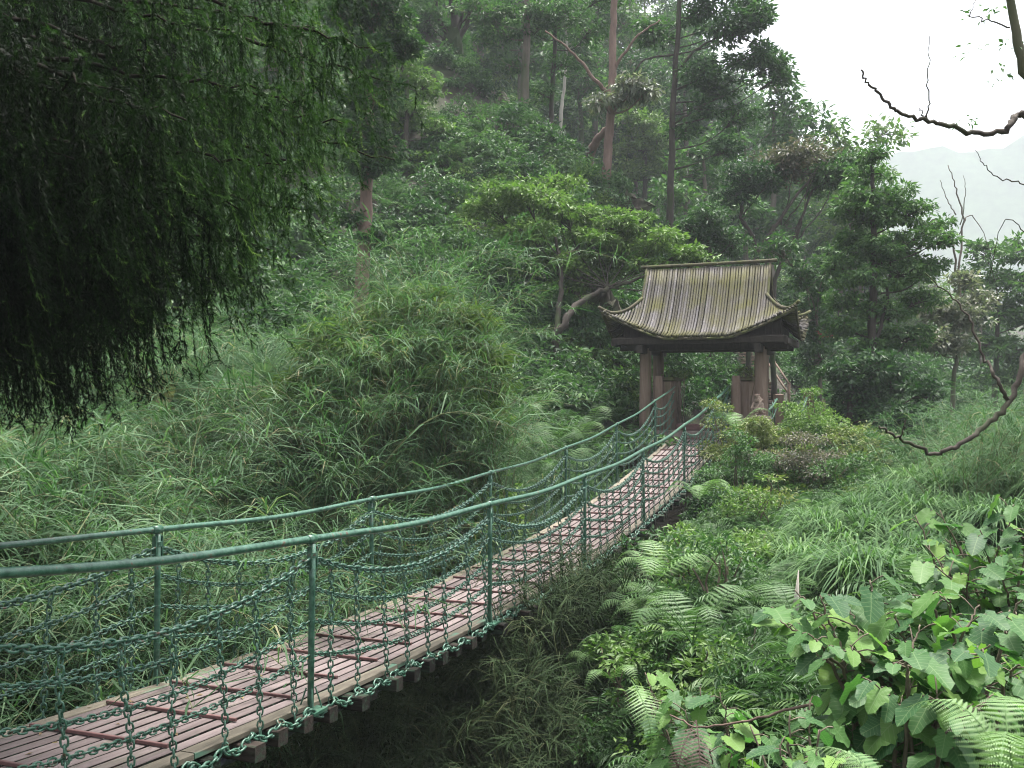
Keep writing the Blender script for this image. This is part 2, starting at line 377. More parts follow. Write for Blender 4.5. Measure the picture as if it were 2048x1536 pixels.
# ------------------------------------------------------------------ ground
def xyd(px, d): return ((px - CX) / F * d, d)
_cp = [(0,0,-1.7),(3,0,-1.6),(-3,0,-1.9),(0,-8,-1.5),(-10,-8,-0.9),(10,-8,-1),(-5.6,-2,-1.6),(-9,4,-1.8)]
for px, d, z in [
    (1800,3.5,-1.95),(2048,4,-1.8),(2300,5,-1.4),(1500,4.5,-2.5),(1250,5,-3.6),(1000,5.5,-4.2),(700,5,-4.2),(300,5,-4.0),
    (1500,8,-3.1),(1800,8,-2.6),(2100,8,-2.0),(1390,9,-2.5),(1290,9,-3.1),(1180,9,-4.4),(1080,9.5,-4.6),(900,9.5,-4.7),(1400,6.5,-2.6),(1300,6.5,-3.2),(1370,11.5,-2.5),(500,9,-4.6),(100,9,-3.6),(-300,9,-3.0),
    (1700,11,-2.8),(2000,12,-2.1),(1450,13,-2.7),(1330,14,-3.0),(1230,14,-4.2),(900,13,-4.3),(500,13,-3.2),(100,13,-2.8),(-400,14,-2.0),
    (1500,17,-2.5),(1650,18,-2.1),(1900,17,-1.9),(2200,17,-1.4),(1250,18,-3.3),(1000,17,-2.7),(800,16.6,-0.5),(700,15.9,-1.1),(900,16.5,-0.7),(800,14.2,-2.2),(640,15.2,-1.4),(980,16.2,-2.0),(800,19,-0.6),(400,17,-1.8),(0,18,-1.4),
    (1400,21,-2.3),(1500,21,-1.6),(1600,22,-1.3),(1250,22,-2.3),(1050,22,-1.5),
    (1410,24,-1.25),(1290,24.5,-1.4),(1530,23.5,-1.3),(1410,27,-1.1),
    (1550,28,-1.0),(1535,33,-1.1),(1535,36,-0.95),(1525,39,0.3),(1515,42,1.5),(1610,37,-1.0),(1470,34,-0.5),(1620,28,-1.1),(1750,28,-1.6),(1900,28,-1.8),(2100,28,-1.4),
    (1150,27,0.5),(1000,26,0.4),(720,24.5,1.0),(400,24,0.9),(0,24,1.2),(-500,24,2.0),
    (1250,31,2.0),(1100,32,4.0),(900,32,4.8),(600,32,5.6),(200,32,5.6),(-300,32,7),
    (1270,38,6.3),(1180,40,8.4),(1100,42,10.0),(1050,43,10.9),(950,46,14.0),(860,48,17.5),(700,42,13.5),(400,42,13.5),(0,42,15),
    (780,50,20),(700,55,24),(300,55,27),(-500,55,28),
    (1270,46,2.6),(1200,52,4.5),(1350,45,2.2),(1450,55,4.0),(1050,58,11.5),(960,58,15),(1400,36,0.8),
    (1100,80,21),(1300,80,17),(1500,80,11),(1700,80,4),(1900,80,-1),(2100,80,-3),(900,75,29),
    (1000,110,46),(1300,120,36),(1500,120,21),(1700,120,7),(2000,120,-4),(2300,120,-5),(500,110,54),
    (1800,40,-2.4),(2000,40,-3.0),(2300,40,-2.0),(1650,40,-0.4)]:
    _cp.append((*xyd(px, d), z))
_cp += [(-150,300,90),(0,300,70),(100,300,35),(200,300,5),(-200,50,60),(200,50,8),(0,-90,2),(-150,-60,14),(150,-60,6),(300,200,0),(-60,20,16),(40,10,0.5),(60,60,0)]
_cp = np.array(_cp, float)
def _phi(a, b):
    r2 = ((a[:, None, :2] - b[None, :, :2])**2).sum(-1)
    return np.sqrt(r2 + 1.0)
_n = len(_cp)
_A = np.zeros((_n+3, _n+3)); _A[:_n, :_n] = -_phi(_cp, _cp) - 0.02*np.eye(_n)*0
_A[:_n, _n] = 1; _A[:_n, _n+1:] = _cp[:, :2]; _A[_n:, :_n] = _A[:_n, _n:].T
_w = np.linalg.solve(_A, np.concatenate([_cp[:, 2], np.zeros(3)]))
def ground_z(xy):
    xy = np.atleast_2d(np.asarray(xy, float))[:, :2]
    out = np.empty(len(xy))
    for i in range(0, len(xy), 20000):
        q = xy[i:i+20000]
        out[i:i+20000] = -_phi(q, _cp) @ _w[:_n] + _w[_n] + q @ _w[_n+1:]
    x, y = xy[:, 0], xy[:, 1]
    fade = np.clip((np.hypot(x, y-3)-14)/14, 0, 1)      # knobbly hillside
    out += fade*(0.35*np.sin(x*0.9+1.3*np.sin(y*0.5)) * np.sin(y*0.8+0.7) + 0.16*np.sin(x*2.3+y*0.7)*np.sin(y*2.1-x*0.6))
    return out
def gz(x, y): return float(ground_z([[x, y]])[0])

def spread(lo, mid_lo, mid_hi, hi, step, nfar):
    a = np.arange(mid_lo, mid_hi+step/2, step)
    t = np.linspace(0, 1, nfar+1)[1:]
    return np.concatenate([(mid_lo + (lo-mid_lo)*t**2)[::-1], a, mid_hi + (hi-mid_hi)*t**2])
gx = spread(-420, -34, 40, 420, 0.5, 26); gy = spread(-160, -8, 62, 430, 0.5, 30)
X, Y = np.meshgrid(gx, gy)
XY = np.stack([X.ravel(), Y.ravel()], 1)
Z = ground_z(XY)
mb = MB()
idx = np.arange(len(XY)).reshape(X.shape)
mb.add(np.column_stack([XY, Z]), np.stack([idx[:-1,:-1], idx[:-1,1:], idx[1:,1:], idx[1:,:-1]], -1).reshape(-1, 4))
tag(mb.build('ground', 'soil', smooth=True), kind='structure', label='dark mossy earth of the gully and the steep hillside')

# far mountain across the valley
mb = MB()
rx = np.linspace(80, 1300, 120); rows = 14
V = []
for j in range(rows):
    t = j/(rows-1)
    for x in rx:
        ridge = 162 + 60*np.sin((x-220)*0.0040) + 8*np.sin(x*0.029) + 3.5*np.sin(x*0.079+1)
        V.append((x, 780 - 190*(1-t) + 14*np.sin(x*0.028), -12 + (ridge+12)*t**0.9 + (2*np.sin(x*0.21+j))*(t > 0)))
idx = np.arange(len(V)).reshape(rows, len(rx))
mb.add(V, np.stack([idx[:-1,:-1], idx[:-1,1:], idx[1:,1:], idx[1:,:-1]], -1).reshape(-1, 4))
tag(mb.build('mountain', 'far_forest', smooth=True), kind='structure', label='blue hazy mountain side beyond the valley')

# ------------------------------------------------------------------ suspension bridge
TH = math.atan(0.385)
U = np.array([math.sin(TH), math.cos(TH), 0.0]); NR = np.array([math.cos(TH), -math.sin(TH), 0.0]); UP = np.array([0, 0, 1.0])
C0 = np.array([-1.37, 6.8, 0]) - 0.65*NR
SP = 3.2
S_END = 17.95
def zd(s):
    k = np.asarray(s, float)/SP
    return -2.24 + 0.064*(k-1.3)**2
def B(s, w, h=0.0):
    s = np.asarray(s, float)
    return C0 + s[..., None]*U + np.asarray(w, float)[..., None]*NR + (zd(s)+h)[..., None]*UP
def btan(s):
    dz = 0.064*2*(s/SP-1.3)/SP
    return unit(U + dz*UP)
S0 = -2*SP - 1.0
bridge = thing('suspension_bridge', B(S0, 0.0, -0.2), 'long chain-sided suspension footbridge with pinkish plank deck and green rails', 'bridge')

def lmat(c, ex, ey, ez):
    m = Matrix.Identity(4)
    for i, e in enumerate((ex, ey, ez)):
        for r in range(3): m[r][i] = float(e[r])
    for r in range(3): m[r][3] = float(c[r])
    return m
def bframe(s):
    t = btan(s); n = -NR; z = np.cross(t, n)   # x along, y left, z up
    return t, n, z

BAR = 0.62
PL = 2*BAR
pw = 0.108
plank_me, edge_me = [], []
for i in range(3):
    mb = MB(); box(mb, (0,0,0), (1,0,0), (0,1,0), (0,0,1), (PL/2-0.003-0.002*i, pw/2-0.0125-0.001*i, 0.02), bev=0.004); mb.m[0][[0, 1, 2, 3, 5, 6, 7][:0] or [i_ for i_ in range(8) if i_ not in (3, 4, 5)]] = 1; plank_me.append(mb.mesh('plank', ['deck_wood', 'joist_wood']))  # side faces in dark wood: shade between planks put into the colour
mb = MB(); box(mb, (0,0,0), (1,0,0), (0,1,0), (0,0,1), (PL/2-0.003, 0.052, 0.02), bev=0.005); edge_me = mb.mesh('edge_board', 'edge_wood')
nseg = int((S_END-S0)/PL)
ws = np.linspace(-0.49, 0.48, 10)
for j in range(nseg+1):
    s = S0 + PL*(j+0.5)
    if s > S_END - 0.3: break
    for i, w in enumerate(ws):
        off = random.uniform(-0.004, 0.004)
        t, n, z = bframe(s)
        a = random.uniform(-0.004, 0.004)
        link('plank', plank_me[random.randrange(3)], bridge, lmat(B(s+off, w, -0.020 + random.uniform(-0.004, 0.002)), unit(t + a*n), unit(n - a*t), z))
    for w in (-0.60, 0.595):
        t, n, z = bframe(s)
        link('edge_board', edge_me, bridge, lmat(B(s, w, -0.021+random.uniform(-0.002, 0.002)), t, n, z))
mb = MB(); box(mb, (0,0,0), (0,1,0), (1,0,0), (0,0,-1), (0.515, 0.011, 0.011), bev=0.003); bar_me = mb.mesh('cross_bar', 'bar_paint')
s = S0 + BAR
while s < S_END - 0.2:
    t, n, z = bframe(s); a = random.uniform(-0.012, 0.012)
    link('cross_bar', bar_me, bridge, lmat(B(s, -0.05+random.uniform(-0.012, 0.012), 0.0135), unit(t + a*n), unit(n - a*t), z)); s += BAR
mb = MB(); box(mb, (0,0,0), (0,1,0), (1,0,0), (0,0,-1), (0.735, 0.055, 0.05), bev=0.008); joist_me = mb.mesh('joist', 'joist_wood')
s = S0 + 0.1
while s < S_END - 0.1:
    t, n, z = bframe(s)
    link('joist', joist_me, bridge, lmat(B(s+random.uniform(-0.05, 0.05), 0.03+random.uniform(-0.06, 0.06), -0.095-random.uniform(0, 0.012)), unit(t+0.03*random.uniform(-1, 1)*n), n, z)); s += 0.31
for w in (-0.55, 0.55):
    mb = MB(); ss = np.linspace(S0, S_END, 50); tube(mb, B(ss, np.full(50, w), np.full(50, -0.175)), 0.026, 6)
    mb.build('support_cable', 'cable_steel', bridge, True)

ns = 170; ss = RNG.uniform(S0, S_END-0.3, ns); ww = RNG.uniform(-0.6, 0.6, ns)
lm_ = MB(); stamp(lm_, LEAF, np.array([B(np.float64(a), np.float64(b), 0.006) for a, b in zip(ss, ww)]), np.column_stack([RNG.normal(size=(ns, 2)), np.zeros(ns)]), UP + RNG.normal(0, 0.18, (ns, 3)), RNG.uniform(0.025, 0.06, ns), RNG.uniform(0, 1, ns))
tag(lm_.build('fallen_leaves', 'litter'), 'small dry leaves strewn over the bridge planks', kind='stuff')
# posts with clamps and base plates
mb = MB(); tube(mb, [(0,0,-0.10),(0,0,0.3),(0,0,0.8),(0,0,1.085)], 0.022, 10); post_me = mb.mesh('post', 'green_paint', True)
mb = MB(); box(mb, (0,0,-0.045), (1,0,0), (0,1,0), (0,0,1), (0.085, 0.085, 0.010))
for a in range(4):
    c, s_ = math.cos(a*math.pi/2+0.78), math.sin(a*math.pi/2+0.78)
    tube(mb, [(0.078*c, 0.078*s_, -0.035), (0.031*c, 0.031*s_, 0.11)], 0.006, 5)
base_me = mb.mesh('base_plate', 'green_paint')
mb = MB()
tube(mb, [(0,0,0.995),(0,0,1.03)], 0.031, 10)
for sgn in (-1, 1):
    box(mb, (0.034*sgn, 0, 0.995), (1,0,0), (0,1,0), (0,0,1), (0.005, 0.018, 0.075))
    tube(mb, [(0.04*sgn,0,0.94),(0.085*sgn,0,0.94)], 0.008, 6)
tube(mb, [(0,0,0.55),(0,0,0.57)], 0.026, 10); tube(mb, [(0,0,0.28),(0,0,0.30)], 0.026, 10)
clamp_me = mb.mesh('chain_clamp', 'green_paint')
POSTS = [k*SP for k in range(-2, 6)]
WP = 0.65
for w in (-WP, WP):
    for s in POSTS:
        t, n, z = bframe(s)
        m4 = lmat(B(np.float64(s), np.float64(w), 0.0), U, -NR, UP) @ Matrix.Rotation(random.uniform(-0.015, 0.015), 4, 'X') @ Matrix.Rotation(random.uniform(-0.012, 0.012), 4, 'Y')
        p = link('post', post_me, bridge, m4)
        for nm, me in (('base_plate', base_me), ('chain_clamp', clamp_me)):
            o = bpy.data.objects.new(nm, me); COL.objects.link(o); o.parent = p

# rails: one continuous pipe per side
for w in (-WP, WP):
    ss = np.linspace(S0, 18.15, 90)
    k = ss/SP
    h = 1.105 + 0.012*np.cos((k % 1)*2*math.pi) + np.clip(-k, 0, 2)*0.05
    mb = MB(); tube(mb, B(ss, np.full(90, w), h), 0.0255 if w > 0 else 0.021, 12)
    hr = mb.build('handrail', 'green_paint', bridge, True)
    for s in POSTS:
        a, b_ = B(np.array([s-0.045, s+0.045]), np.array([w, w]), np.array([1.117]*2) + np.clip(-s/SP, 0, 2)*0.05)
        mb = MB(); tube(mb, [a, b_], 0.0305, 12); o = mb.build('rail_sleeve', 'green_paint', None, True); o.parent = hr
        o.matrix_parent_inverse = hr.matrix_parent_inverse.copy(); o.parent = hr; o.matrix_parent_inverse = Matrix.Translation(-Vector(bridge.location)).inverted() @ Matrix.Translation(-Vector(bridge.location))

def link_tpl(L, W, r, seg, sides):
    """one oval chain link along y"""
    pts = []
    half = (L-W)/2
    for i in range(seg):
        a = 2*math.pi*i/seg
        pts.append((W/2*math.cos(a), W/2*math.sin(a) + (half if math.sin(a) > 1e-6 else -half if math.sin(a) < -1e-6 else 0), 0))
    pts = np.array(pts); V = []
    t = unit(np.roll(pts, -1, 0) - np.roll(pts, 1, 0)); nn = np.cross(t, [0, 0, 1.0])
    for i in range(seg):
        for q in range(sides):
            b = 2*math.pi*q/sides
            V.append(pts[i] + r*math.cos(b)*nn[i] + r*math.sin(b)*np.array([0, 0, 1.0]))
    Fq = [[i*sides+q, i*sides+(q+1) % sides, ((i+1) % seg)*sides+(q+1) % sides, ((i+1) % seg)*sides+q] for i in range(seg) for q in range(sides)]
    return np.array(V), np.array(Fq)

def chain(pts, pitch, wire, near, parent):
    pts = np.asarray(pts, float)
    sl = np.concatenate([[0], np.cumsum(np.linalg.norm(np.diff(pts, axis=0), axis=1))])
    n = max(2, int(round(sl[-1]/pitch)))
    u = (np.arange(n)+0.5)/n*sl[-1]
    pos = np.stack([np.interp(u, sl, pts[:, i]) for i in range(3)], 1)
    d = np.stack([np.interp(np.minimum(u+0.01, sl[-1]), sl, pts[:, i]) - np.interp(np.maximum(u-0.01, 0), sl, pts[:, i]) for i in range(3)], 1)
    d = unit(d)
    ref = np.where(np.abs(d[:, 2:3]) > 0.8, NR, UP)
    side = unit(np.cross(d, ref)); up = np.cross(side, d)
    ang = np.where(np.arange(n) % 2 == 0, 0.6, 0.6+math.pi/2) + RNG.normal(0, 0.18, n)
    nrm = np.cos(ang)[:, None]*side + np.sin(ang)[:, None]*up
    L = pitch + 2*wire*1.15
    tpl = link_tpl(L, max(0.62*L, wire*4.4), wire, 10 if near else 6, 6 if near else 4)
    mb = MB(); stamp(mb, tpl, pos, d, nrm, 1.0)
    return mb.build('chain', 'green_paint', parent, True)

HTS = [0.985, 0.78, 0.56, 0.33]
SAG = [0.26, 0.24, 0.20, 0.15]
for w in (-WP, WP):
    spans = [(s, s+SP) for s in POSTS[:-1]] + [(POSTS[-1], 18.1)]
    for (a, b_) in spans:
        near = a < 8.5
        f = (b_-a)/SP
        def swag(i, u, w=w, a=a, b_=b_, f=f):
            u = np.asarray(u, float); s = a + 0.03 + (b_-a-0.06)*u
            sag = SAG[i]*f*SJ[i]
            return C0 + s[:, None]*U + np.full(len(s), w)[:, None]*NR + ((zd(a)+HTS[i])*(1-u) + (zd(b_)+HTS[i])*u - 4*sag*u*(1-u))[:, None]*UP
        SJ = RNG.uniform(0.88, 1.12, 4)
        uu = np.linspace(0, 1, 40)
        for i in range(4):
            chain(swag(i, uu), 0.052 if i == 0 else 0.043, 0.0082 if i == 0 else 0.0058, near, bridge)
        # slack chain along the deck edge
        ss = np.linspace(a, b_, 120)
        chain(B(ss, w + (0.055+0.02*np.sin(ss*3.1))*np.sign(w), -0.018 - 0.06*np.abs(np.sin(ss*math.pi/0.31+1.0))), 0.052, 0.0078, near, bridge)
        nv = 8 if f > 0.9 else 5
        for q in range(nv):
            u = (q+0.5+random.uniform(-0.13, 0.13))/nv
            top = swag(0, [u])[0]; s = a + (b_-a)*u + random.uniform(-0.05, 0.05)
            bot = B(np.float64(s), np.float64(w + 0.03*np.sign(w)), -0.05)
            mid = [(top*(1-t)+bot*t) + U*random.uniform(-0.02, 0.02) for t in (0.3, 0.6)]
            chain(smooth_path([top, *mid, bot], 6), 0.043, 0.0058, near, bridge)

# ------------------------------------------------------------------ pavilion over the far end of the bridge
FLOOR = -0.98
PS = 18.9
PC = C0 + PS*U; PC[2] = FLOOR
def L(a, b, z): return PC*np.array([1, 1, 0]) + a*NR + b*U + z*UP
pav = thing('pavilion', PC, 'open timber gate pavilion with upturned log roof at the bridge end', 'pavilion')
RB, RE, RR, ZE, ZR = 1.5, 2.28, 1.5, 1.26, 3.05
def lift_f(a): return 0.66*np.clip((np.abs(a)-0.7)/(RE-0.7), 0, 1.2)**1.25
def zfront(a, b):
    t = np.clip(np.abs(b)/RB, 0, 1.1)
    return ZE + (ZR-ZE)*np.clip(1-t, 0, 1)**1.6 + lift_f(a)*t
def zside(a, b):
    t = np.clip((np.abs(a)-RR)/(RE-RR), 0, 1.1)
    return ZE + (2.13-ZE)*np.clip(1-t, 0, 1)**1.4 + 0.66*np.clip((np.abs(b)-0.35)/(RB-0.35), 0, 1.1)**1.25*t
n_f = 70
for sgn in (-1, 1):
    for a in np.linspace(-RE+0.03, RE-0.03, n_f):
        aa = a + random.uniform(-0.006, 0.006)
        b0 = 0.02 if abs(aa) < RR else 0.55 + 0.95*(abs(aa)-RR)/(RE-RR)
        b1 = RB + random.uniform(-0.05, 0.07)
        if b1 - b0 < 0.05: continue
        bb = np.linspace(b0, b1, 7); r = random.uniform(0.027, 0.034)
        pts = np.array([L(aa, sgn*q, float(zfront(aa, q))) for q in bb])
        mb = MB(); tube(mb, pts - PC, np.linspace(r*0.92, r*1.06, 7), 7)
        o = link('roof_log', mb.mesh('roof_log', 'roof_log', True), None); o.parent = pav
    for b in np.linspace(-RB+0.04, RB-0.04, 44):
        a0 = RR + 0.0 if abs(b) < 0.55 else RR + (RE-RR)*(abs(b)-0.55)/0.95
        a1 = RE + random.uniform(-0.04, 0.05)
        if a1 - a0 < 0.06: continue
        aa = np.linspace(a0, a1, 5); r = random.uniform(0.029, 0.035)
        pts = np.array([L(sgn*q, b, float(zside(q, b))) for q in aa])
        mb = MB(); tube(mb, pts - PC, r, 6)
        o = link('roof_log', mb.mesh('roof_log', 'roof_log', True), None); o.parent = pav
def ppart(name, mb, mat, parent=pav, smooth=False):
    o = mb.build(name, mat, None, smooth); o.parent = parent
    o.matrix_parent_inverse = Matrix.Translation(-Vector(PC)) if parent is pav else Matrix.Identity(4)
    return o
mb = MB(); tube(mb, smooth_path([L(-1.66, 0, ZR+0.045), L(-0.5, 0, ZR+0.05), L(0.6, 0, ZR+0.06), L(1.68, 0, ZR+0.075)], 5), 0.042, 8, rough=0.06); ppart('ridge_pole', mb, 'moss_log', smooth=True)
for sa in (-1, 1):
    for sb in (-1, 1):
        pts = []
        for t in np.linspace(0, 1.06, 9):
            a = RR + (RE-RR)*t; b = 0.55 + 0.95*t
            pts.append(L(sa*a, sb*b, float(zfront(a, min(b, RB))) + 0.05))
        mb = MB(); tube(mb, pts, 0.04, 7, rough=0.08); ppart('hip_pole', mb, 'moss_log', smooth=True)
    # gable boarding
    for q, b in enumerate(np.linspace(-0.50, 0.50, 9)):
        zt = float(zfront(0, abs(b)+0.06)) - 0.06
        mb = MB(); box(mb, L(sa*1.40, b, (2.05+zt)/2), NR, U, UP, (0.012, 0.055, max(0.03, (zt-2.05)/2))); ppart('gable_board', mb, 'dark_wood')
    # barge pole down the gable
    for sb in (-1, 1):
        mb = MB(); tube(mb, [L(sa*(RR+0.015), sb*b, float(zfront(0, b))+0.02) for b in np.linspace(0, 0.56, 6)], 0.036, 6); ppart('barge_pole', mb, 'moss_log', smooth=True)
# ragged mossy eave edge
for sb in (-1, 1):
    mb = MB(); aa = np.linspace(-RE, RE, 40)
    tube(mb, [L(a, sb*(RB-0.03), float(zfront(a, RB))-0.055) for a in aa], 0.035, 6, rough=0.25); ppart('eave_batten', mb, 'moss_log')
for sa in (-1, 1):
    mb = MB(); bb = np.linspace(-RB, RB, 24)
    tube(mb, [L(sa*(RE-0.03), b, float(zside(RE, b))-0.055) for b in bb], 0.033, 6, rough=0.25); ppart('eave_batten', mb, 'moss_log')
# rafters below the logs
for sb in (-1, 1):
    for a in np.linspace(-1.35, 1.35, 7):
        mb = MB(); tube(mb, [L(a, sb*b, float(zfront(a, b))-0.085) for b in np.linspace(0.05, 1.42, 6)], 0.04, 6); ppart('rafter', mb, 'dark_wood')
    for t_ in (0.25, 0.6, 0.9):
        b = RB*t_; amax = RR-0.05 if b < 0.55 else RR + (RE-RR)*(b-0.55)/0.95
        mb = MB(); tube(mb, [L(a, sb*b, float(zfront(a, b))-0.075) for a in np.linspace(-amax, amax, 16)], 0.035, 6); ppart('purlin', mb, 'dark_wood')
for sa in (-1, 1):
    for b in (-0.9, -0.45, 0, 0.45, 0.9):
        mb = MB(); a0 = 1.52 if abs(b) < 0.55 else RR + (RE-RR)*(abs(b)-0.55)/0.95 + 0.12
        tube(mb, [L(sa*a, b, float(zside(max(a, RR), b))-0.085) for a in np.linspace(a0, 2.27, 5)], 0.03, 6); ppart('rafter', mb, 'dark_wood')
HW, HD = 1.38, 0.70
for sb in (-1, 1):
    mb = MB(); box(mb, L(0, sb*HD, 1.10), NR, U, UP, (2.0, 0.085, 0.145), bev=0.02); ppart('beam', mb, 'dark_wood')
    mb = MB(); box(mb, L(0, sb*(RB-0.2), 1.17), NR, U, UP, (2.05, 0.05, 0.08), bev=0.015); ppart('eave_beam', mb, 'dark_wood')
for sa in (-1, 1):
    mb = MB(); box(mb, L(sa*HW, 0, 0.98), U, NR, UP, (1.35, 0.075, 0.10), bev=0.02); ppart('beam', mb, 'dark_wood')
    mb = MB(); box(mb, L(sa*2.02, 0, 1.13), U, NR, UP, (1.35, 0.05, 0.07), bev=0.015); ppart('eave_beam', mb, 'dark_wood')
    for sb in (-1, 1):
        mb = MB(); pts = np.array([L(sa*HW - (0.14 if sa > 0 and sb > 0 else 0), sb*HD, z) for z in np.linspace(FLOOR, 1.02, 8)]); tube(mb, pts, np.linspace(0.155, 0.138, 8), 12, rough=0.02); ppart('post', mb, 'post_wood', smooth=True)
for sb in (-1, 1):  # dark boards added to close the eave gap and imitate its shade
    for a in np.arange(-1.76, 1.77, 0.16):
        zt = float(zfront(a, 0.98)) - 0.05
        mb = MB(); box(mb, L(a, sb*0.98, (1.24+zt)/2), NR, U, UP, (0.078, 0.012, max(0.02, (zt-1.24)/2))); ppart('eave_shade_board', mb, 'dark_wood')
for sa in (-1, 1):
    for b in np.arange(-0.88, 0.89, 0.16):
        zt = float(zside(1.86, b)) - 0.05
        mb = MB(); box(mb, L(sa*1.86, b, (1.2+zt)/2), U, NR, UP, (0.078, 0.012, max(0.02, (zt-1.2)/2))); ppart('eave_shade_board', mb, 'dark_wood')
mb = MB(); box(mb, L(0, 0, 1.265), NR, U, UP, (1.95, 1.25, 0.012)); ppart('shade_ceiling', mb, 'dark_wood')  # dark sheet added to keep the underside of the roof in shade

# stone platform under the pavilion, with its slabs
plat = thing('stone_platform', L(0, 0.1, -1.6), 'mossy stone platform that carries the pavilion and the end of the bridge', 'platform')
mb = MB(); box(mb, L(0, 0.25, FLOOR-0.4), NR, U, UP, (1.9, 1.2, 0.375)); ob = mb.build('base', 'stone', plat)
for i in range(4):
    for j in range(3):
        mb = MB(); box(mb, L(-1.43+i*0.955, -0.55+j*0.8, FLOOR-0.0125), NR, U, UP, (0.468, 0.39, 0.0125)); mb.build('slab', 'stone', plat)
mb = MB(); box(mb, L(0.0, -0.55, FLOOR+0.08), NR, U, UP, (0.62, 0.17, 0.08), bev=0.02); tag(mb.build('stone_step', 'bar_paint'), 'reddish step across the bridge end between the two parapet pillars', 'step')
for sa in (-1, 1):
    cc = sa*0.93
    t = thing('parapet_pillar', L(cc, 0, FLOOR), 'square timber-clad pillar anchoring the rail ' + ('beside the pavilion post hung with ferns' if sa < 0 else 'next to the monkey'), 'pillar', 'pillars at the bridge end')
    mb = MB(); box(mb, L(cc, 0.02, FLOOR+0.60), NR, U, UP, (0.16, 0.62, 0.60), bev=0.02); mb.build('body', 'post_wood', t)
    mb = MB(); box(mb, L(cc, 0.02, FLOOR+1.245), NR, U, UP, (0.23, 0.68, 0.045), bev=0.02); mb.build('cap', 'moss_log', t)
    mb = MB(); pts = np.array([L(cc-0.12, -0.72, FLOOR+z) for z in np.linspace(0, 1.32, 5)]); tube(mb, pts, [0.125, 0.12, 0.118, 0.115, 0.10], 8, rough=0.05); mb.build('log', 'post_wood', t, True)
mb = MB(); box(mb, B(np.float64(16.9), np.float64(-1.0), 0) * [1, 1, 0] + UP*(-1.6), NR, U, UP, (0.19, 0.3, 0.45), bev=0.03)
tag(mb.build('anchor_block', 'stone'), 'reddish stone anchor block beside the deck below the pavilion', 'block')

# monkey seated by the right post
mp = P(1519, 828, 22.75)
bk = MB(); zb = mp[2]-0.02; zg = gz(mp[0], mp[1])-0.1
ring = [(0.30,0),(0.36,0.35),(0.33,0.75),(0.26,0.95),(0.12,1.0)]
tube(bk, [mp*[1,1,0]+UP*(zg+(zb-zg)*h) for _, h in ring], [r for r, _ in ring], 9, rough=0.12)
tag(bk.build('boulder', 'stone', None, True), 'rounded stone under the seated monkey beside the pavilion post', 'boulder')
def skin_mesh(name, verts, edges, rads, mat, parent, sub=2, mat4=None):
    me = bpy.data.meshes.new(name); me.from_pydata([tuple(v) for v in verts], edges, [])
    me.materials.append(M[mat])
    o = link(name, me, parent, mat4)
    sk = o.modifiers.new('skin', 'SKIN'); sk.use_smooth_shade = True
    for i, r in enumerate(rads):
        me.skin_vertices[0].data[i].radius = (r, r) if np.isscalar(r) else r
    me.skin_vertices[0].data[0].use_root = True
    ss = o.modifiers.new('sub', 'SUBSURF'); ss.levels = sub; ss.render_levels = sub
    return o
monkey = thing('macaque', mp, 'grey-brown monkey sitting hunched beside the pavilion post', 'monkey')
mk = [(0,0,0.07),(0.01,0.0,0.17),(-0.01,0,0.27),(-0.035,0,0.345),(-0.05,0,0.385),(-0.06,0,0.43),(-0.065,0,0.468),   # 0-6 pelvis..head top
      (-0.03,0.075,0.305),(-0.085,0.115,0.21),(-0.15,0.085,0.13),(-0.185,0.075,0.11),                                # 7-10 left arm
      (-0.03,-0.075,0.305),(-0.085,-0.115,0.21),(-0.15,-0.085,0.13),(-0.185,-0.075,0.11),                            # 11-14 right arm
      (-0.03,0.08,0.07),(-0.15,0.10,0.155),(-0.13,0.09,0.05),(-0.12,0.085,0.015),(-0.19,0.085,0.012),                # 15-19 left leg
      (-0.03,-0.08,0.07),(-0.15,-0.10,0.155),(-0.13,-0.09,0.05),(-0.12,-0.085,0.015),(-0.19,-0.085,0.012),           # 20-24 right leg
      (-0.105,0,0.42),(-0.128,0,0.41),(0.10,0.02,0.035),(0.22,0.05,0.02)]                                             # muzzle, tail
me_ = [(0,1),(1,2),(2,3),(3,4),(4,5),(5,6),(3,7),(7,8),(8,9),(9,10),(3,11),(11,12),(12,13),(13,14),(0,15),(15,16),(16,17),(17,18),(18,19),(0,20),(20,21),(21,22),(22,23),(23,24),(5,25),(25,26),(0,27),(27,28)]
mr = [0.095,0.105,0.10,0.075,0.050,0.066,0.045, 0.042,0.034,0.026,0.02, 0.042,0.034,0.026,0.02, 0.062,0.048,0.03,0.024,0.018, 0.062,0.048,0.03,0.024,0.018, 0.036,0.024,0.02,0.010]
skin_mesh('body', mk, me_, mr, 'fur', monkey, 2, Matrix.Translation(Vector(mp)) @ Matrix.Rotation(math.radians(25), 4, 'Z'))
mb = MB()
for sy in (-1, 1):
    tube(mb, [(-0.06, 0.062*sy, 0.44), (-0.058, 0.082*sy, 0.447)], [0.022, 0.014], 6)
    tube(mb, [(-0.112, 0.022*sy, 0.445), (-0.122, 0.022*sy, 0.445)], [0.009, 0.006], 6, var=0)
o = mb.build('face_features', 'skin_face', None); o.parent = monkey; o.rotation_euler.z = math.radians(25)

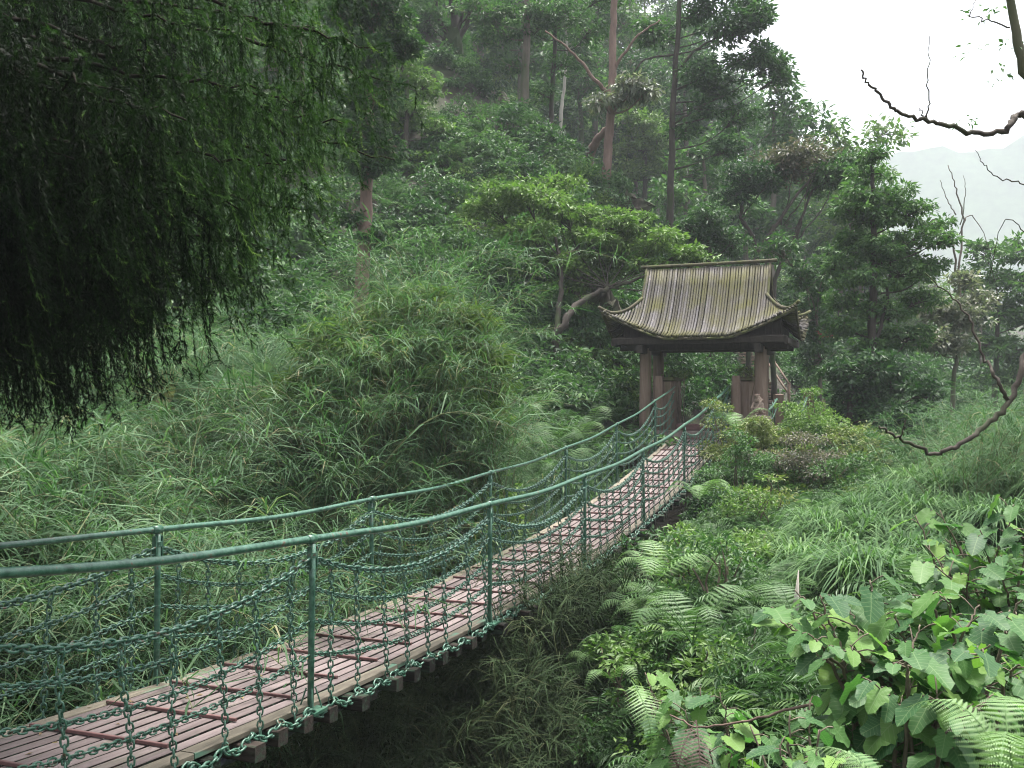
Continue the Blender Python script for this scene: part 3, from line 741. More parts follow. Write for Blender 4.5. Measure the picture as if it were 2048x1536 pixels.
# stair flight beyond the pavilion
t = thing('stone_stairs', (*xyd(1520, 36.5), -0.7), 'steep stone stairway climbing behind the pavilion', 'stairs')
sb0 = P(1535, 815, 36.0); sdir = unit(np.array([-0.06, 1.0, 0])); sr = np.array([sdir[1], -sdir[0], 0])
for i in range(19):
    c = sb0 + sdir*(0.27*i) + UP*(0.135*i)
    mb = MB(); box(mb, c - UP*0.065, sr, sdir, UP, (0.72, 0.17, 0.05), bev=0.012); mb.build('step', 'post_wood', t)
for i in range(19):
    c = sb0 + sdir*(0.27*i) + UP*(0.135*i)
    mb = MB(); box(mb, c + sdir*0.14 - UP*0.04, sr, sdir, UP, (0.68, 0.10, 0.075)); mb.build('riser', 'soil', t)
t = thing('stair_railing', sb0 + sr*0.85, 'weathered timber handrail sloping up along the stone stairway', 'railing')
for h in (0.45, 0.85):
    mb = MB(); tube(mb, smooth_path([sb0+sr*0.8+UP*h, sb0+sr*0.8+sdir*2.5+UP*(1.25+h), sb0+sr*0.8+sdir*5.1+UP*(2.55+h)], 4), 0.04, 6, rough=0.08); mb.build('rail', 'post_wood', t, True)
for i in range(4):
    p = sb0+sr*0.8+sdir*(0.05+1.65*i)+UP*(0.83*i)
    mb = MB(); tube(mb, [p-UP*0.5, p+UP*0.9], 0.055, 7, rough=0.05); mb.build('post', 'post_wood', t, True)

# second bridge head: two posts with green rails
for i, (px, py, q) in enumerate(((1557, 788, (1535, 822)), (1617, 784, (1604, 818)))):
    d = 27.0; top = P(px, py, d); zg = gz(top[0], top[1])-0.2
    mb = MB(); box(mb, (top + UP*zg - UP*top[2]*0 )*[1,1,0] + UP*((top[2]+zg)/2), (1,0,0), (0,1,0), UP, (0.11, 0.11, (top[2]-zg)/2), bev=0.02)
    tag(mb.build('gate_post', 'post_wood'), 'short square post holding green rails ' + ('just beyond the monkey' if i == 0 else 'where the rope fence starts'), 'post')
    g = thing('green_railing', P(*q, 25.2), 'green pipe rail with chains running to the short post ' + ('just beyond the monkey' if i == 0 else 'where the rope fence starts'), 'railing')
    for dh in (0, 0.28):
        mb = MB(); a = P(px-3, py+10+dh*60, d-0.12); b = P(q[0], q[1]+dh*60, 25.0)
        tube(mb, smooth_path([a, (a+b)/2-UP*(0.04+dh*0.3), b], 6), 0.03 if dh == 0 else 0.018, 7); mb.build('rail', 'green_paint', g, True)
    for u in (0.25, 0.5, 0.75, 1.0):
        c = a*(1-u)+b*u
        mb = MB(); tube(mb, [c+UP*0.3, c-UP*0.5], 0.014 if u < 1 else 0.03, 6); mb.build('upright', 'green_paint', g, True)
fence = thing('rope_fence', P(1650, 840, 28), 'low fence of posts and drooping ropes beside the path', 'fence')
fp = [P(1617, 800, 27.3), P(1648, 806, 28), P(1690, 812, 28.5), P(1740, 826, 29)]
for i, p in enumerate(fp[1:]):
    zg = gz(p[0], p[1])-0.2
    mb = MB(); tube(mb, [p*[1,1,0]+UP*zg, p+UP*0.12], 0.055, 7); mb.build('post', 'post_wood', fence, True)
for i in range(3):
    m = (fp[i]+fp[i+1])/2 - UP*0.06
    mb = MB(); tube(mb, smooth_path([fp[i], m, fp[i+1]], 5), 0.022, 5); mb.build('rope', 'twig', fence, True)

# small plank-roofed shelter further along the path
sc_ = P(1530, 700, 33.0)
sh = thing('shelter', (sc_[0], sc_[1], gz(sc_[0], sc_[1])), 'small plank-roofed shelter peeking out behind the pavilion eave', 'shelter')
mb = MB(); tube(mb, [(sc_[0], sc_[1], gz(sc_[0], sc_[1])-0.1), (sc_[0], sc_[1], 2.3)], 0.13, 9); mb.build('post', 'post_wood', sh, True)
apex = np.array([sc_[0], sc_[1], 2.95])
for q in range(4):
    a0 = math.radians(45+90*q-20)
    e0 = np.array([math.cos(a0), math.sin(a0), 0]); e1 = np.array([-e0[1], e0[0], 0])
    for i in range(8):
        u0, u1 = -1+i/4+0.012, -1+(i+1)/4-0.012
        def R(u, t): return apex + (e0*1.05 + e1*1.05*u)*t + UP*(-0.95*t + 0.28*abs(u)**1.6*t*t)
        v = [R(u0, 0.06), R(u1, 0.06), R(u1, 1.0), R(u0, 1.0)]; v = np.array(v + [p - UP*0.03 for p in v])
        mb = MB(); mb.add(v, np.array([[0,1,2,3],[7,6,5,4],[0,4,5,1],[1,5,6,2],[2,6,7,3],[3,7,4,0]])); mb.build('roof_plank', 'roof_log', sh)

# ------------------------------------------------------------------ vegetation builders
def clump_leaves(mb, c, r, n, tpl, size, var=(0.2, 0.8), flat=0.6, droop=0.2, mat=0):
    """leaves spread through a flattened ball; outer and upper ones dominate"""
    d = rand_dir(n); d[:, 2] = d[:, 2]*0.8 + 0.15
    rad = RNG.uniform(0.25, 1.0, n)**0.55
    r = np.asarray(r, float)*np.array([1, 1, flat]) if np.ndim(r) == 0 else np.asarray(r, float)
    pos = np.asarray(c) + d*rad[:, None]*r
    dirn = unit(d*np.array([1, 1, 0.5]) + RNG.normal(0, 0.55, (n, 3)) - np.array([0, 0, droop]))
    nrm = unit(np.array([0, 0, 1.0]) + RNG.normal(0, 0.5, (n, 3)))
    stamp(mb, tpl, pos, dirn, nrm, RNG.uniform(0.7, 1.25, n)*size, RNG.uniform(*var, n), mat)

def tree(name, label, trunk, r0, r1, blobs, leaf, nleaf, leafm, bark, cat='tree', group=None, tpl=LEAF, flat=0.45, droop=0.3, limbs=(), nclump=None, var=(0.15, 0.85), twigs=True, jit=0.02):
    """trunk: world points from the ground up; blobs: (centre, radius xyz); leaves hang in pads on twigs inside each blob"""
    trunk = np.asarray(trunk, float)
    base = trunk[0].copy()
    t = thing(name, base, label, cat, group)
    tp = smooth_path(trunk, 6, jit)
    k = len(tp); rr = r0 + (r1-r0)*np.linspace(0, 1, k)**0.9
    rr[0] *= 1.5; rr[1] *= 1.15
    mb = MB(); tube(mb, tp, rr, 9, rough=0.06); mb.build('trunk', bark, t, True)
    cm = MB(); tot = sum(b[1][0]*b[1][2] for b in blobs) or 1
    for l in limbs:
        lp = smooth_path(l[0], 6, 0.02); lm = MB(); tube(lm, lp, np.linspace(l[1], l[2], len(lp)), 7, rough=0.06); lm.build('limb', bark, t, True)
    for c, r in blobs:
        c = np.asarray(c, float); r = np.asarray(r, float)
        cand = tp[tp[:, 2] < c[2]+0.2*r[2]]
        if len(cand) == 0: cand = tp[-2:]
        dd = np.linalg.norm(cand-c, axis=1) + 0.6*np.abs(cand[:, 2]-(c[2]-0.5*np.linalg.norm(cand[:, :2]-c[:2], axis=1)))
        i = int(np.argmin(dd)); s = cand[i]
        w = min(rr[min(i, k-1)]*0.34, 0.07)
        lm = MB()
        lp = smooth_path([s, s*0.5+c*0.5+np.array([0, 0, -0.10*np.linalg.norm(c-s)])+RNG.normal(0, 0.06*np.linalg.norm(c-s)+1e-3, 3), c], 5)
        tube(lm, lp, np.linspace(max(w, 0.022), 0.012, len(lp)), 6)
        nc = nclump or max(5, int(8 + 11*r[0]*r[2]/ (tot/len(blobs))))
        share = r[0]*r[2]/tot
        nl = max(12, int(nleaf*share/nc))
        for q in range(nc):
            dv = rand_dir(1)[0]; cc = c + dv*r*RNG.uniform(0.35, 0.95)
            if twigs:
                tube(lm, smooth_path([lp[-1-RNG.integers(0, 3)], (c+cc)/2+RNG.normal(0, 0.08, 3), cc], 3), np.linspace(0.02, 0.006, 7), 4)
            clump_leaves(cm, cc, RNG.uniform(0.24, 0.40)*float(np.mean(r))+0.10, nl, tpl, leaf*1.15, (var[0]+RNG.uniform(-0.15, 0.12), var[1]+RNG.uniform(-0.22, 0.15)), flat, droop)
        lm.build('limb', bark, t, True)
    if cm.n: cm.build('crown', leafm, t)
    return t

def blobs_px(lst, d, depth=1.0):
    """(px,py,rx px,ry px[,extra distance]) in the photo -> world ellipsoids at distance d"""
    out = []
    for b in lst:
        dd = d + (b[4] if len(b) > 4 else RNG.uniform(-0.6, 0.6))
        out.append((P(b[0], b[1], dd), (b[2]/F*dd, b[2]/F*dd*depth, b[3]/F*dd)))
    return out
def trunk_px(lst, sink=0.25):
    """(px,py,d) points; the first is set on the ground"""
    pts = [P(*q) for q in lst]
    g = pts[0].copy(); g[2] = gz(g[0], g[1]) - sink
    if g[2] < pts[0][2] - 0.35: pts = [g] + pts
    else: pts[0] = g
    return pts

# ------------------------------------------------------------------ trees of the hillside and the valley
tree('tall_tree', 'tall straight tree with bare pinkish trunk behind the vine-covered mound', trunk_px([(718,700,24.5),(727,500,24.6),(733,380,24.7),(738,200,24.8),(742,0,25),(746,-260,25.2)]), 0.19, 0.10,
     blobs_px([(760,470,36,26,-.3),(705,440,28,20,-.3),(775,300,50,36,-.5),(705,260,52,40,-.6),(745,190,60,44,-.6),(740,110,64,44,-.6),(800,90,50,36,-.3),(700,30,60,44,-.5),(765,10,64,44,-.6),(735,330,46,30,-.6),(740,-80,80,50)], 24.8), 0.14, 15000, 'leaf_dark', 'bark_pink', flat=0.45, jit=0.008)
tree('tall_tree', 'tall reddish-trunked tree on the spur with pale drooping leaf clusters', trunk_px([(1211,430,38.5),(1214,330,38.6),(1221,230,38.8),(1225,110,39),(1228,0,39.2),(1232,-200,39.5)]), 0.21, 0.11,
     blobs_px([(1250,190,46,24),(1205,205,30,20),(1292,185,34,22),(1265,170,36,20)], 38.2), 0.24, 1300, 'leaf_pale', 'bark_pink', droop=0.9, flat=0.8, var=(0.4, 1.0),
     limbs=[([P(1218,190,38.9), P(1195,165,38.6), P(1150,110,38.4), P(1090,62,38.2)], 0.10, 0.03), ([P(1222,150,39), P(1268,80,38.6), P(1320,40,38.3)], 0.07, 0.025), ([P(1216,240,38.8), P(1240,205,38.6), P(1262,180,38.4)], 0.06, 0.02)])
tree('crown_tree', 'dark-leaved tree whose crown meets the reddish trunk on the spur', trunk_px([(1100,290,44),(1104,180,44),(1110,80,44),(1112,-80,44)]), 0.14, 0.07,
     blobs_px([(1130,25,75,36),(1060,60,56,40),(1180,60,50,30),(1010,20,56,36),(1120,130,44,26),(1085,190,34,24),(1200,-10,60,30)], 43.5), 0.2, 4200, 'leaf_mid', 'bark_dark')
tree('tall_tree', 'slender dark tree above the pavilion with airy crown against the white sky', trunk_px([(1340,420,40),(1344,300,40),(1349,160,40),(1356,60,40),(1362,-120,40)]), 0.17, 0.08,
     blobs_px([(1400,150,50,34),(1452,60,56,40),(1505,40,44,44),(1500,110,50,40),(1540,130,40,36),(1565,150,34,24),(1475,235,46,26),(1405,215,44,26),(1450,180,50,30),(1395,30,44,36),(1310,60,44,34),(1370,260,40,24),(1450,300,44,26),(1490,20,46,30),(1425,-30,70,36)], 40), 0.22, 10000, 'leaf_mid', 'bark_dark', flat=0.5,
     limbs=[([P(1347,150,40), P(1400,95,39.6), P(1470,70,39.5), P(1540,110,39.3)], 0.06, 0.02), ([P(1345,250,40), P(1390,220,39.7), P(1450,190,39.5)], 0.05, 0.02), ([P(1350,110,40), P(1290,120,39.8), P(1240,180,39.7)], 0.05, 0.02)])
tree('tall_tree', 'grey tree with flared foot standing on the spur crest', trunk_px([(1046,262,43),(1050,150,43),(1054,40,43),(1056,-120,43)]), 0.24, 0.13,
     blobs_px([(1000,60,50,34),(960,20,60,36),(1080,20,44,30),(1020,130,34,20)], 43), 0.2, 2600, 'leaf_mid', 'bark_grey')
tree('pale_tree', 'thin pale-barked trunk in the mist behind the spur', trunk_px([(1121,270,56),(1125,200,56),(1131,150,56),(1136,40,56)]), 0.13, 0.07, blobs_px([(1130,40,60,30),(1150,90,40,24)], 56), 0.28, 900, 'leaf_mid', 'bark_pale')
tt = trunk_px([(1166,372,40.2),(1176,325,40.1),(1192,285,39.6),(1222,250,39)])
tl = thing('leaning_trunk', tt[0], 'bare brown trunk leaning against the reddish tree', 'tree trunk')
mb = MB(); tube(mb, smooth_path(tt, 6, 0.02), np.linspace(0.26, 0.12, len(smooth_path(tt, 6))), 9, rough=0.08); mb.build('trunk', 'bark_pink', tl, True)
tree('spreading_tree', 'spreading tree with dark curved trunk and layered light green foliage', trunk_px([(1116,750,27),(1111,690,27),(1130,640,27),(1165,600,27.4),(1215,575,28)]), 0.14, 0.06,
     blobs_px([(1045,392,84,30),(985,420,50,28),(1130,425,70,28),(1195,440,60,30),(1100,375,60,22),(1250,455,66,32),(1310,485,60,28),(1365,505,44,22),(1395,515,28,16),(1180,480,70,26),(1060,470,56,26),(1120,520,56,24),(1210,540,50,28),(1290,530,56,22),(1165,560,44,24),(1235,500,60,26),(1020,455,44,24)], 29.0, 1.3), 0.15, 19000, 'leaf_light', 'bark_dark', flat=0.42, nclump=13, var=(0.05, 0.75),
     limbs=[([P(1112,690,27), P(1118,610,27.5), P(1122,530,28), P(1108,470,28.6)], 0.09, 0.04), ([P(1215,575,28), P(1270,560,28.2), P(1330,530,28.4)], 0.06, 0.025), ([P(1122,530,28), P(1180,470,28.5), P(1250,450,28.8)], 0.05, 0.02)])
for i, (b, e, lab) in enumerate([
    (((1500,560,36),(1560,440,36),(1640,330,36)), [(1560,318,60,34),(1610,300,56,30),(1650,318,44,30),(1600,345,70,30)], 'slanting slender tree with russet crown behind the pavilion ridge'),
    (((1548,590,36.5),(1590,470,36.5),(1625,380,36.5)), [(1640,370,50,28),(1690,330,44,30),(1660,345,50,26)], 'slanting thin tree beside the slender russet-crowned one'),
    (((1515,520,37),(1480,420,37),(1520,330,37)), [(1500,350,60,34),(1540,370,50,30),(1470,390,46,30)], 'leaning dark tree rising behind the left half of the pavilion roof')]):
    tree('slender_tree', lab, trunk_px(list(b)), 0.11, 0.04, blobs_px(e, 36.5), 0.17, 3000, ['leaf_russet', 'leaf_mid', 'leaf_dark'][i], 'bark_dark', flat=0.4,
         limbs=[([P(b[1][0]+s*4, b[1][1]+10, 36.4), P(b[1][0]+s*30, b[1][1]-50, 36.3), P(b[1][0]+s*50, b[1][1]-120, 36.2)], 0.032, 0.012) for s in (0.6, 1.7)])
tree('round_tree', 'rounded mid green tree top just left of the pavilion ridge', trunk_px([(1420,560,34),(1418,480,34),(1415,430,34)]), 0.12, 0.06,
     blobs_px([(1410,430,44,26),(1380,460,40,24),(1440,465,44,24),(1460,490,40,22),(1400,480,50,22)], 34), 0.15, 4200, 'leaf_mid', 'bark_dark')
big = [(1745,312,26,28),(1740,350,44,26),(1722,385,50,26),(1775,395,52,28),(1700,425,50,28),(1760,440,64,30),(1825,425,40,26),(1860,450,42,26),(1690,475,48,28),(1745,500,66,30),(1815,490,56,28),(1885,480,32,22),
       (1680,530,46,28),(1730,560,60,28),(1800,550,60,30),(1860,530,44,28),(1700,600,54,28),(1770,620,64,28),(1840,600,50,28),(1680,650,44,26),(1750,680,60,28),(1820,670,50,28)]
tree('big_tree', 'big conical broadleaf tree right of the pavilion', trunk_px([(1738,900,27.5),(1742,740,27.6),(1748,560,27.8),(1746,400,28),(1745,320,28)]), 0.16, 0.04,
     blobs_px(big, 28, 1.1), 0.15, 17000, 'leaf_mid', 'bark_dark', flat=0.4, droop=0.4, nclump=14, var=(0.25, 1.0),
     limbs=[([P(1744,700,27.6), P(1770,620,27.8), P(1785,480,28)], 0.06, 0.03)])
tree('pale_tree', 'slim tree with paler leaves between the big tree and the valley', trunk_px([(1905,780,31),(1915,700,31),(1920,600,31.5),(1905,480,31.5)]), 0.09, 0.03,
     blobs_px([(1880,620,50,30),(1935,640,44,30),(1900,690,56,28),(1950,600,34,24),(1860,680,40,26),(1925,560,30,20)], 31), 0.17, 4200, 'leaf_pale', 'bark_grey',
     limbs=[([P(1915,560,31), P(1925,440,31), P(1912,380,31), P(1896,330,31)], 0.035, 0.012), ([P(1912,430,31), P(1895,400,31), P(1880,360,31)], 0.02, 0.008), ([P(1918,470,31), P(1945,430,31), P(1990,520,31)], 0.02, 0.008), ([P(1920,450,31), P(1930,390,31), P(1926,350,31)], 0.018, 0.006)])
tree('valley_tree', 'misty round-headed tree at the valley edge', trunk_px([(1990,780,44),(1992,700,44),(1996,600,44)]), 0.16, 0.07,
     blobs_px([(1975,505,44,28),(2025,500,50,34),(1990,560,60,30),(2050,570,60,34),(1950,590,36,26),(2000,630,70,34),(1965,690,50,30),(2040,700,60,36),(2090,620,60,60),(2010,750,70,30)], 44), 0.26, 7000, 'leaf_mid', 'bark_dark')
tree('understory_tree', 'low dark leafy tree at the foot of the big tree', trunk_px([(1700,880,26),(1700,800,26),(1705,740,26)]), 0.10, 0.05,
     blobs_px([(1690,745,56,36),(1745,730,50,30),(1790,770,56,36),(1710,800,60,36),(1850,780,44,34),(1770,830,56,34),(1680,850,44,34),(1830,850,50,34),(1740,880,50,30)], 26, 1.1), 0.15, 9000, 'leaf_dark', 'bark_dark')
shade_tree = tree('understory_tree', 'dark leafy tree in shade right behind the pavilion eave', trunk_px([(1640,800,33),(1640,720,33),(1634,640,33)]), 0.10, 0.04,
     blobs_px([(1600,620,50,34),(1640,660,44,34),(1610,560,44,34),(1640,720,44,36),(1680,740,40,36),(1560,500,44,30),(1640,590,40,30),(1660,520,40,30)], 33), 0.16, 6000, 'leaf_dark', 'bark_grey')
cm = MB()
for px, py in ((1645, 665), (1668, 655), (1655, 672)):
    clump_leaves(cm, P(px, py, 32.2), 0.14, 14, LEAF, 0.10, (0.0, 0.6), 0.5, 0.6)
cm.build('red_leaves', 'flower', shade_tree)
tree('understory_tree', 'leafy tree growing close behind the left pavilion posts', trunk_px([(1230,800,30),(1230,720,30),(1235,640,30)]), 0.10, 0.05,
     blobs_px([(1210,660,50,34),(1260,640,40,34),(1180,720,50,36),(1240,730,50,40),(1380,760,70,40),(1300,780,40,40),(1425,740,44,50),(1340,720,50,36),(1405,800,56,40)], 30.5), 0.14, 8000, 'leaf_mid', 'bark_dark')
tree('crag_tree', 'dark many-stemmed tree growing out of the crag', trunk_px([(905,110,47),(912,60,47),(905,0,47),(900,-120,47)]), 0.28, 0.13,
     blobs_px([(850,40,50,36),(960,20,50,30),(880,-30,70,40),(830,130,44,30)], 46.5), 0.2, 3200, 'leaf_mid', 'bark_dark',
     limbs=[([P(910,95,46.8), P(935,40,46.6), P(950,-40,46.5)], 0.15, 0.08), ([P(908,90,46.8), P(880,40,46.6), P(866,-40,46.5)], 0.13, 0.07), ([P(912,80,46.8), P(925,20,46.7), P(922,-60,46.6)], 0.10, 0.06)])
tree('slope_tree', 'yellowish-green leaning tree clothing the slope left of the crag', trunk_px([(800,420,36),(810,300,36),(815,150,36.5)]), 0.13, 0.06,
     blobs_px([(800,140,60,36),(850,180,40,28),(820,230,56,28),(870,260,36,22),(780,60,56,36),(760,190,50,30),(850,330,50,26),(800,310,50,28),(880,370,34,22)], 36.5), 0.17, 6500, 'leaf_light', 'bark_dark')
tree('slope_tree', 'dull green tree on the slope behind the hanging conifer boughs', trunk_px([(600,420,36),(606,250,36),(600,60,36)]), 0.15, 0.07,
     blobs_px([(600,60,80,40),(540,130,70,40),(650,170,60,36),(580,230,80,36),(500,50,70,40),(640,310,60,36),(520,300,70,36),(420,140,90,50),(400,280,90,50)], 36), 0.19, 7000, 'leaf_dark', 'bark_grey')
tree('misty_tree', 'pale green misty tree beyond the spur between the two tall trunks', trunk_px([(1290,420,62),(1290,330,62),(1288,240,62)]), 0.2, 0.1,
     blobs_px([(1290,240,56,30),(1260,290,50,28),(1320,285,50,30),(1290,330,60,30),(1250,345,44,26),(1330,345,44,26)], 62), 0.3, 4200, 'leaf_light', 'bark_dark')

# forest on the far slope: a few trees built once and copied
protos = []
for i in range(4):
    h = 11.0
    t = tree('forest_tree', 'misty tree', [(0,0,-0.4),(0.1,0.1,h*0.35),(0.0,-0.1,h*0.7),(0.1,0,h*0.92)], 0.2, 0.07,
             [((RNG.uniform(-1.6,1.6), RNG.uniform(-1.6,1.6), h*q), (RNG.uniform(1.2,1.9),)*2+(RNG.uniform(0.8,1.2),)) for q in (0.42,0.5,0.58,0.66,0.72,0.8,0.86,0.93,0.99)], 0.34, 3000, ['leaf_mid','leaf_dark','leaf_light','leaf_mid'][i], 'bark_grey', group='misty trees on the far slope')
    protos.append(t)
spots = []
tries = 0
while len(spots) < 120 and tries < 6000:
    tries += 1
    px = RNG.uniform(850, 2250); d = RNG.uniform(50, 125) if px < 1700 else RNG.uniform(52, 140)
    x, y = xyd(px, d)
    if px < 1330 and d < 62: continue
    if px > 1560 and d < 58: continue
    if any((x-a)**2+(y-b)**2 < 9.5 for a, b in spots): continue
    spots.append((x, y))
for i, (x, y) in enumerate(spots):
    lab = ['dull green', 'dark', 'pale green', 'loose-crowned'][i % 4] + (' misty tree on the far wooded slope seen between the trunks' if (x/y) < 0.32 else ' misty tree in the valley beyond the big tree')
    if i < 4: o = protos[i]; o.location = (x, y, gz(x, y)); o['label'] = lab; o.rotation_euler.z = RNG.uniform(0, 6.28)
    else: copy_tree(protos[i % 4], (x, y, gz(x, y)-0.2), RNG.uniform(0, 6.28), RNG.uniform(0.75, 1.3)*(0.62 if x/y > 0.36 else 1.0), lab)

# bare tree leaning in from the right
bt = [np.array([*xyd(2240, 6.2), 0]), P(2215, 900, 6.2), P(2150, 660, 6.1), P(2120, 420, 6.0), P(2080, 240, 6.0), P(2044, 120, 5.9), P(2022, 0, 5.9), P(1995, -220, 5.9)]
bt[0][2] = gz(*bt[0][:2]) - 0.2
bare = thing('bare_tree', bt[0], 'nearly leafless tree with crooked mossy branches reaching in from the side', 'tree')
mb = MB(); p_ = smooth_path(bt, 6, 0.006); tube(mb, p_, np.linspace(0.06, 0.017, len(p_)), 9, rough=0.05); mb.build('trunk', 'bark_grey', bare, True)
def limb(pts, r0, r1, mat='bark_dark', parent=bare, jit=0.006):
    mb = MB(); p = smooth_path(pts, 7, jit); tube(mb, p, np.linspace(r0*0.85, r1*0.85, len(p)), 7, rough=0.12); return mb.build('branch', mat, parent, True)
limb([P(2090,270,6), P(2048,230,6), P(2022,240,5.95), P(2008,262,5.9), P(1950,266,5.9), P(1890,248,5.85), P(1840,238,5.8), P(1795,225,5.8), P(1765,195,5.8), P(1735,165,5.8), P(1722,140,5.8)], 0.025, 0.006)
limb([P(1855,240,5.82), P(1858,200,5.8), P(1856,130,5.75), P(1858,70,5.7)], 0.006, 0.002)
limb([P(1850,238,5.82), P(1842,222,5.8), P(1838,214,5.8)], 0.005, 0.002)
limb([P(2150,600,6.1), P(2085,660,5.9), P(2048,715,5.8), P(2020,800,5.7), P(1975,848,5.65), P(1920,888,5.6), P(1872,908,5.6), P(1835,893,5.6), P(1790,872,5.55), P(1758,852,5.5)], 0.026, 0.007)
limb([P(1800,876,5.56), P(1806,855,5.5), P(1812,838,5.5)], 0.006, 0.002)
limb([P(2018,802,5.7), P(1995,760,5.7), P(1970,720,5.8), P(1940,640,5.9), P(1900,590,6.0), P(1850,545,6.1)], 0.014, 0.004)
limb([P(2110,400,6), P(2048,370,6), P(2000,355,6), P(1965,325,6), P(1950,300,6)], 0.006, 0.002)
limb([P(2110,500,6), P(2060,470,6), P(2010,440,6), P(1975,560,6.2)], 0.005, 0.002)
limb([P(2020,55,5.9), P(1975,40,5.9), P(1940,30,5.8), P(1960,-10,5.8)], 0.006, 0.002)
cm = MB()
for px, py in ((1960,30),(1948,100),(1995,150),(1985,10),(1930,240),(2030,90)):
    clump_leaves(cm, P(px, py, 5.85), 0.10, 12, LEAF, 0.045, (0.2, 0.7), 0.6, 0.4)
cm.build('crown', 'leaf_mid', bare)

# ------------------------------------------------------------------ hanging conifer at the left
cb = np.array([-6.4, 5.6, 0]); cb[2] = gz(cb[0], cb[1]) - 0.3
conifer = thing('conifer_tree', cb, 'large dark conifer with long hanging boughs and bright green tips', 'tree')
mb = MB(); tp = smooth_path([cb, cb+[0.1,0,3], cb+[0.05,0.1,7], cb+[0.1,0,13]], 6, 0.02); tube(mb, tp, np.linspace(0.42, 0.2, len(tp)), 12, rough=0.06); mb.build('trunk', 'bark_dark', conifer, True)
BX = [-600, 0, 100, 200, 300, 400, 500, 560, 620, 700, 760, 800]
BY = [900, 825, 845, 820, 770, 735, 670, 610, 470, 380, 330, 280]
def needle_strand(mb, pts, dens, ln, v0, v1, tipv):
    sl = np.concatenate([[0], np.cumsum(np.linalg.norm(np.diff(pts, axis=0), axis=1))])
    n = max(10, int(sl[-1]*dens)); u = np.sort(RNG.uniform(0, 1, n))
    pos = np.stack([np.interp(u*sl[-1], sl, pts[:, i]) for i in range(3)], 1)
    d = np.stack([np.interp(np.minimum(u*sl[-1]+0.02, sl[-1]), sl, pts[:, i])-np.interp(np.maximum(u*sl[-1]-0.02, 0), sl, pts[:, i]) for i in range(3)], 1)
    d = unit(d); rd = rand_dir(n); rd = unit(rd - d*(rd*d).sum(1, keepdims=True))
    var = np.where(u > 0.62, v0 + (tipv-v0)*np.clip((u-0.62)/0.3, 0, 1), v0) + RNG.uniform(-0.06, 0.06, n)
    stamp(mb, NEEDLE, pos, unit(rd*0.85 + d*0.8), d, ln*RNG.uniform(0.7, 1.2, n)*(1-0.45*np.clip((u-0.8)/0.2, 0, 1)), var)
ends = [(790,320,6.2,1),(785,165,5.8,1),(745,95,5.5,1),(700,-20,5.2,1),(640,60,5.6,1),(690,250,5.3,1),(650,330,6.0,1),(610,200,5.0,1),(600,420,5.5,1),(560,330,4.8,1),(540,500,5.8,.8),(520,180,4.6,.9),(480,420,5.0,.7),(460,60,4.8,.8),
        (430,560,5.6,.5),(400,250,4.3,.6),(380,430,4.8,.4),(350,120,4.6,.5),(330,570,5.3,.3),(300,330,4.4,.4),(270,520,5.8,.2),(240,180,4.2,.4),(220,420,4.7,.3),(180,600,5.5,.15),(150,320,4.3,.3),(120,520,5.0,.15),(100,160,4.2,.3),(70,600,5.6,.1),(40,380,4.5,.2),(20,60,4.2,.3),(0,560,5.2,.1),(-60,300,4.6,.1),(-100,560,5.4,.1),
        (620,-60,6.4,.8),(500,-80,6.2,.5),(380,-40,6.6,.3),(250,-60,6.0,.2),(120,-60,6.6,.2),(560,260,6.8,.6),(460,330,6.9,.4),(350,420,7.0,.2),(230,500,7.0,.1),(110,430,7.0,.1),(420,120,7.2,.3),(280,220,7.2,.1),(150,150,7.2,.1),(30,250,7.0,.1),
        (480,240,7.6,.3),(330,300,7.8,.1),(180,360,7.8,.05),(60,480,7.8,.05),(250,400,6.4,.1),(160,240,6.2,.1),(60,130,6.0,.1),(330,200,5.4,.3),(420,380,6.2,.4),(300,640,6.4,.1),(140,650,6.4,.05),(20,660,6.4,.05),(-40,450,6.0,.05)]
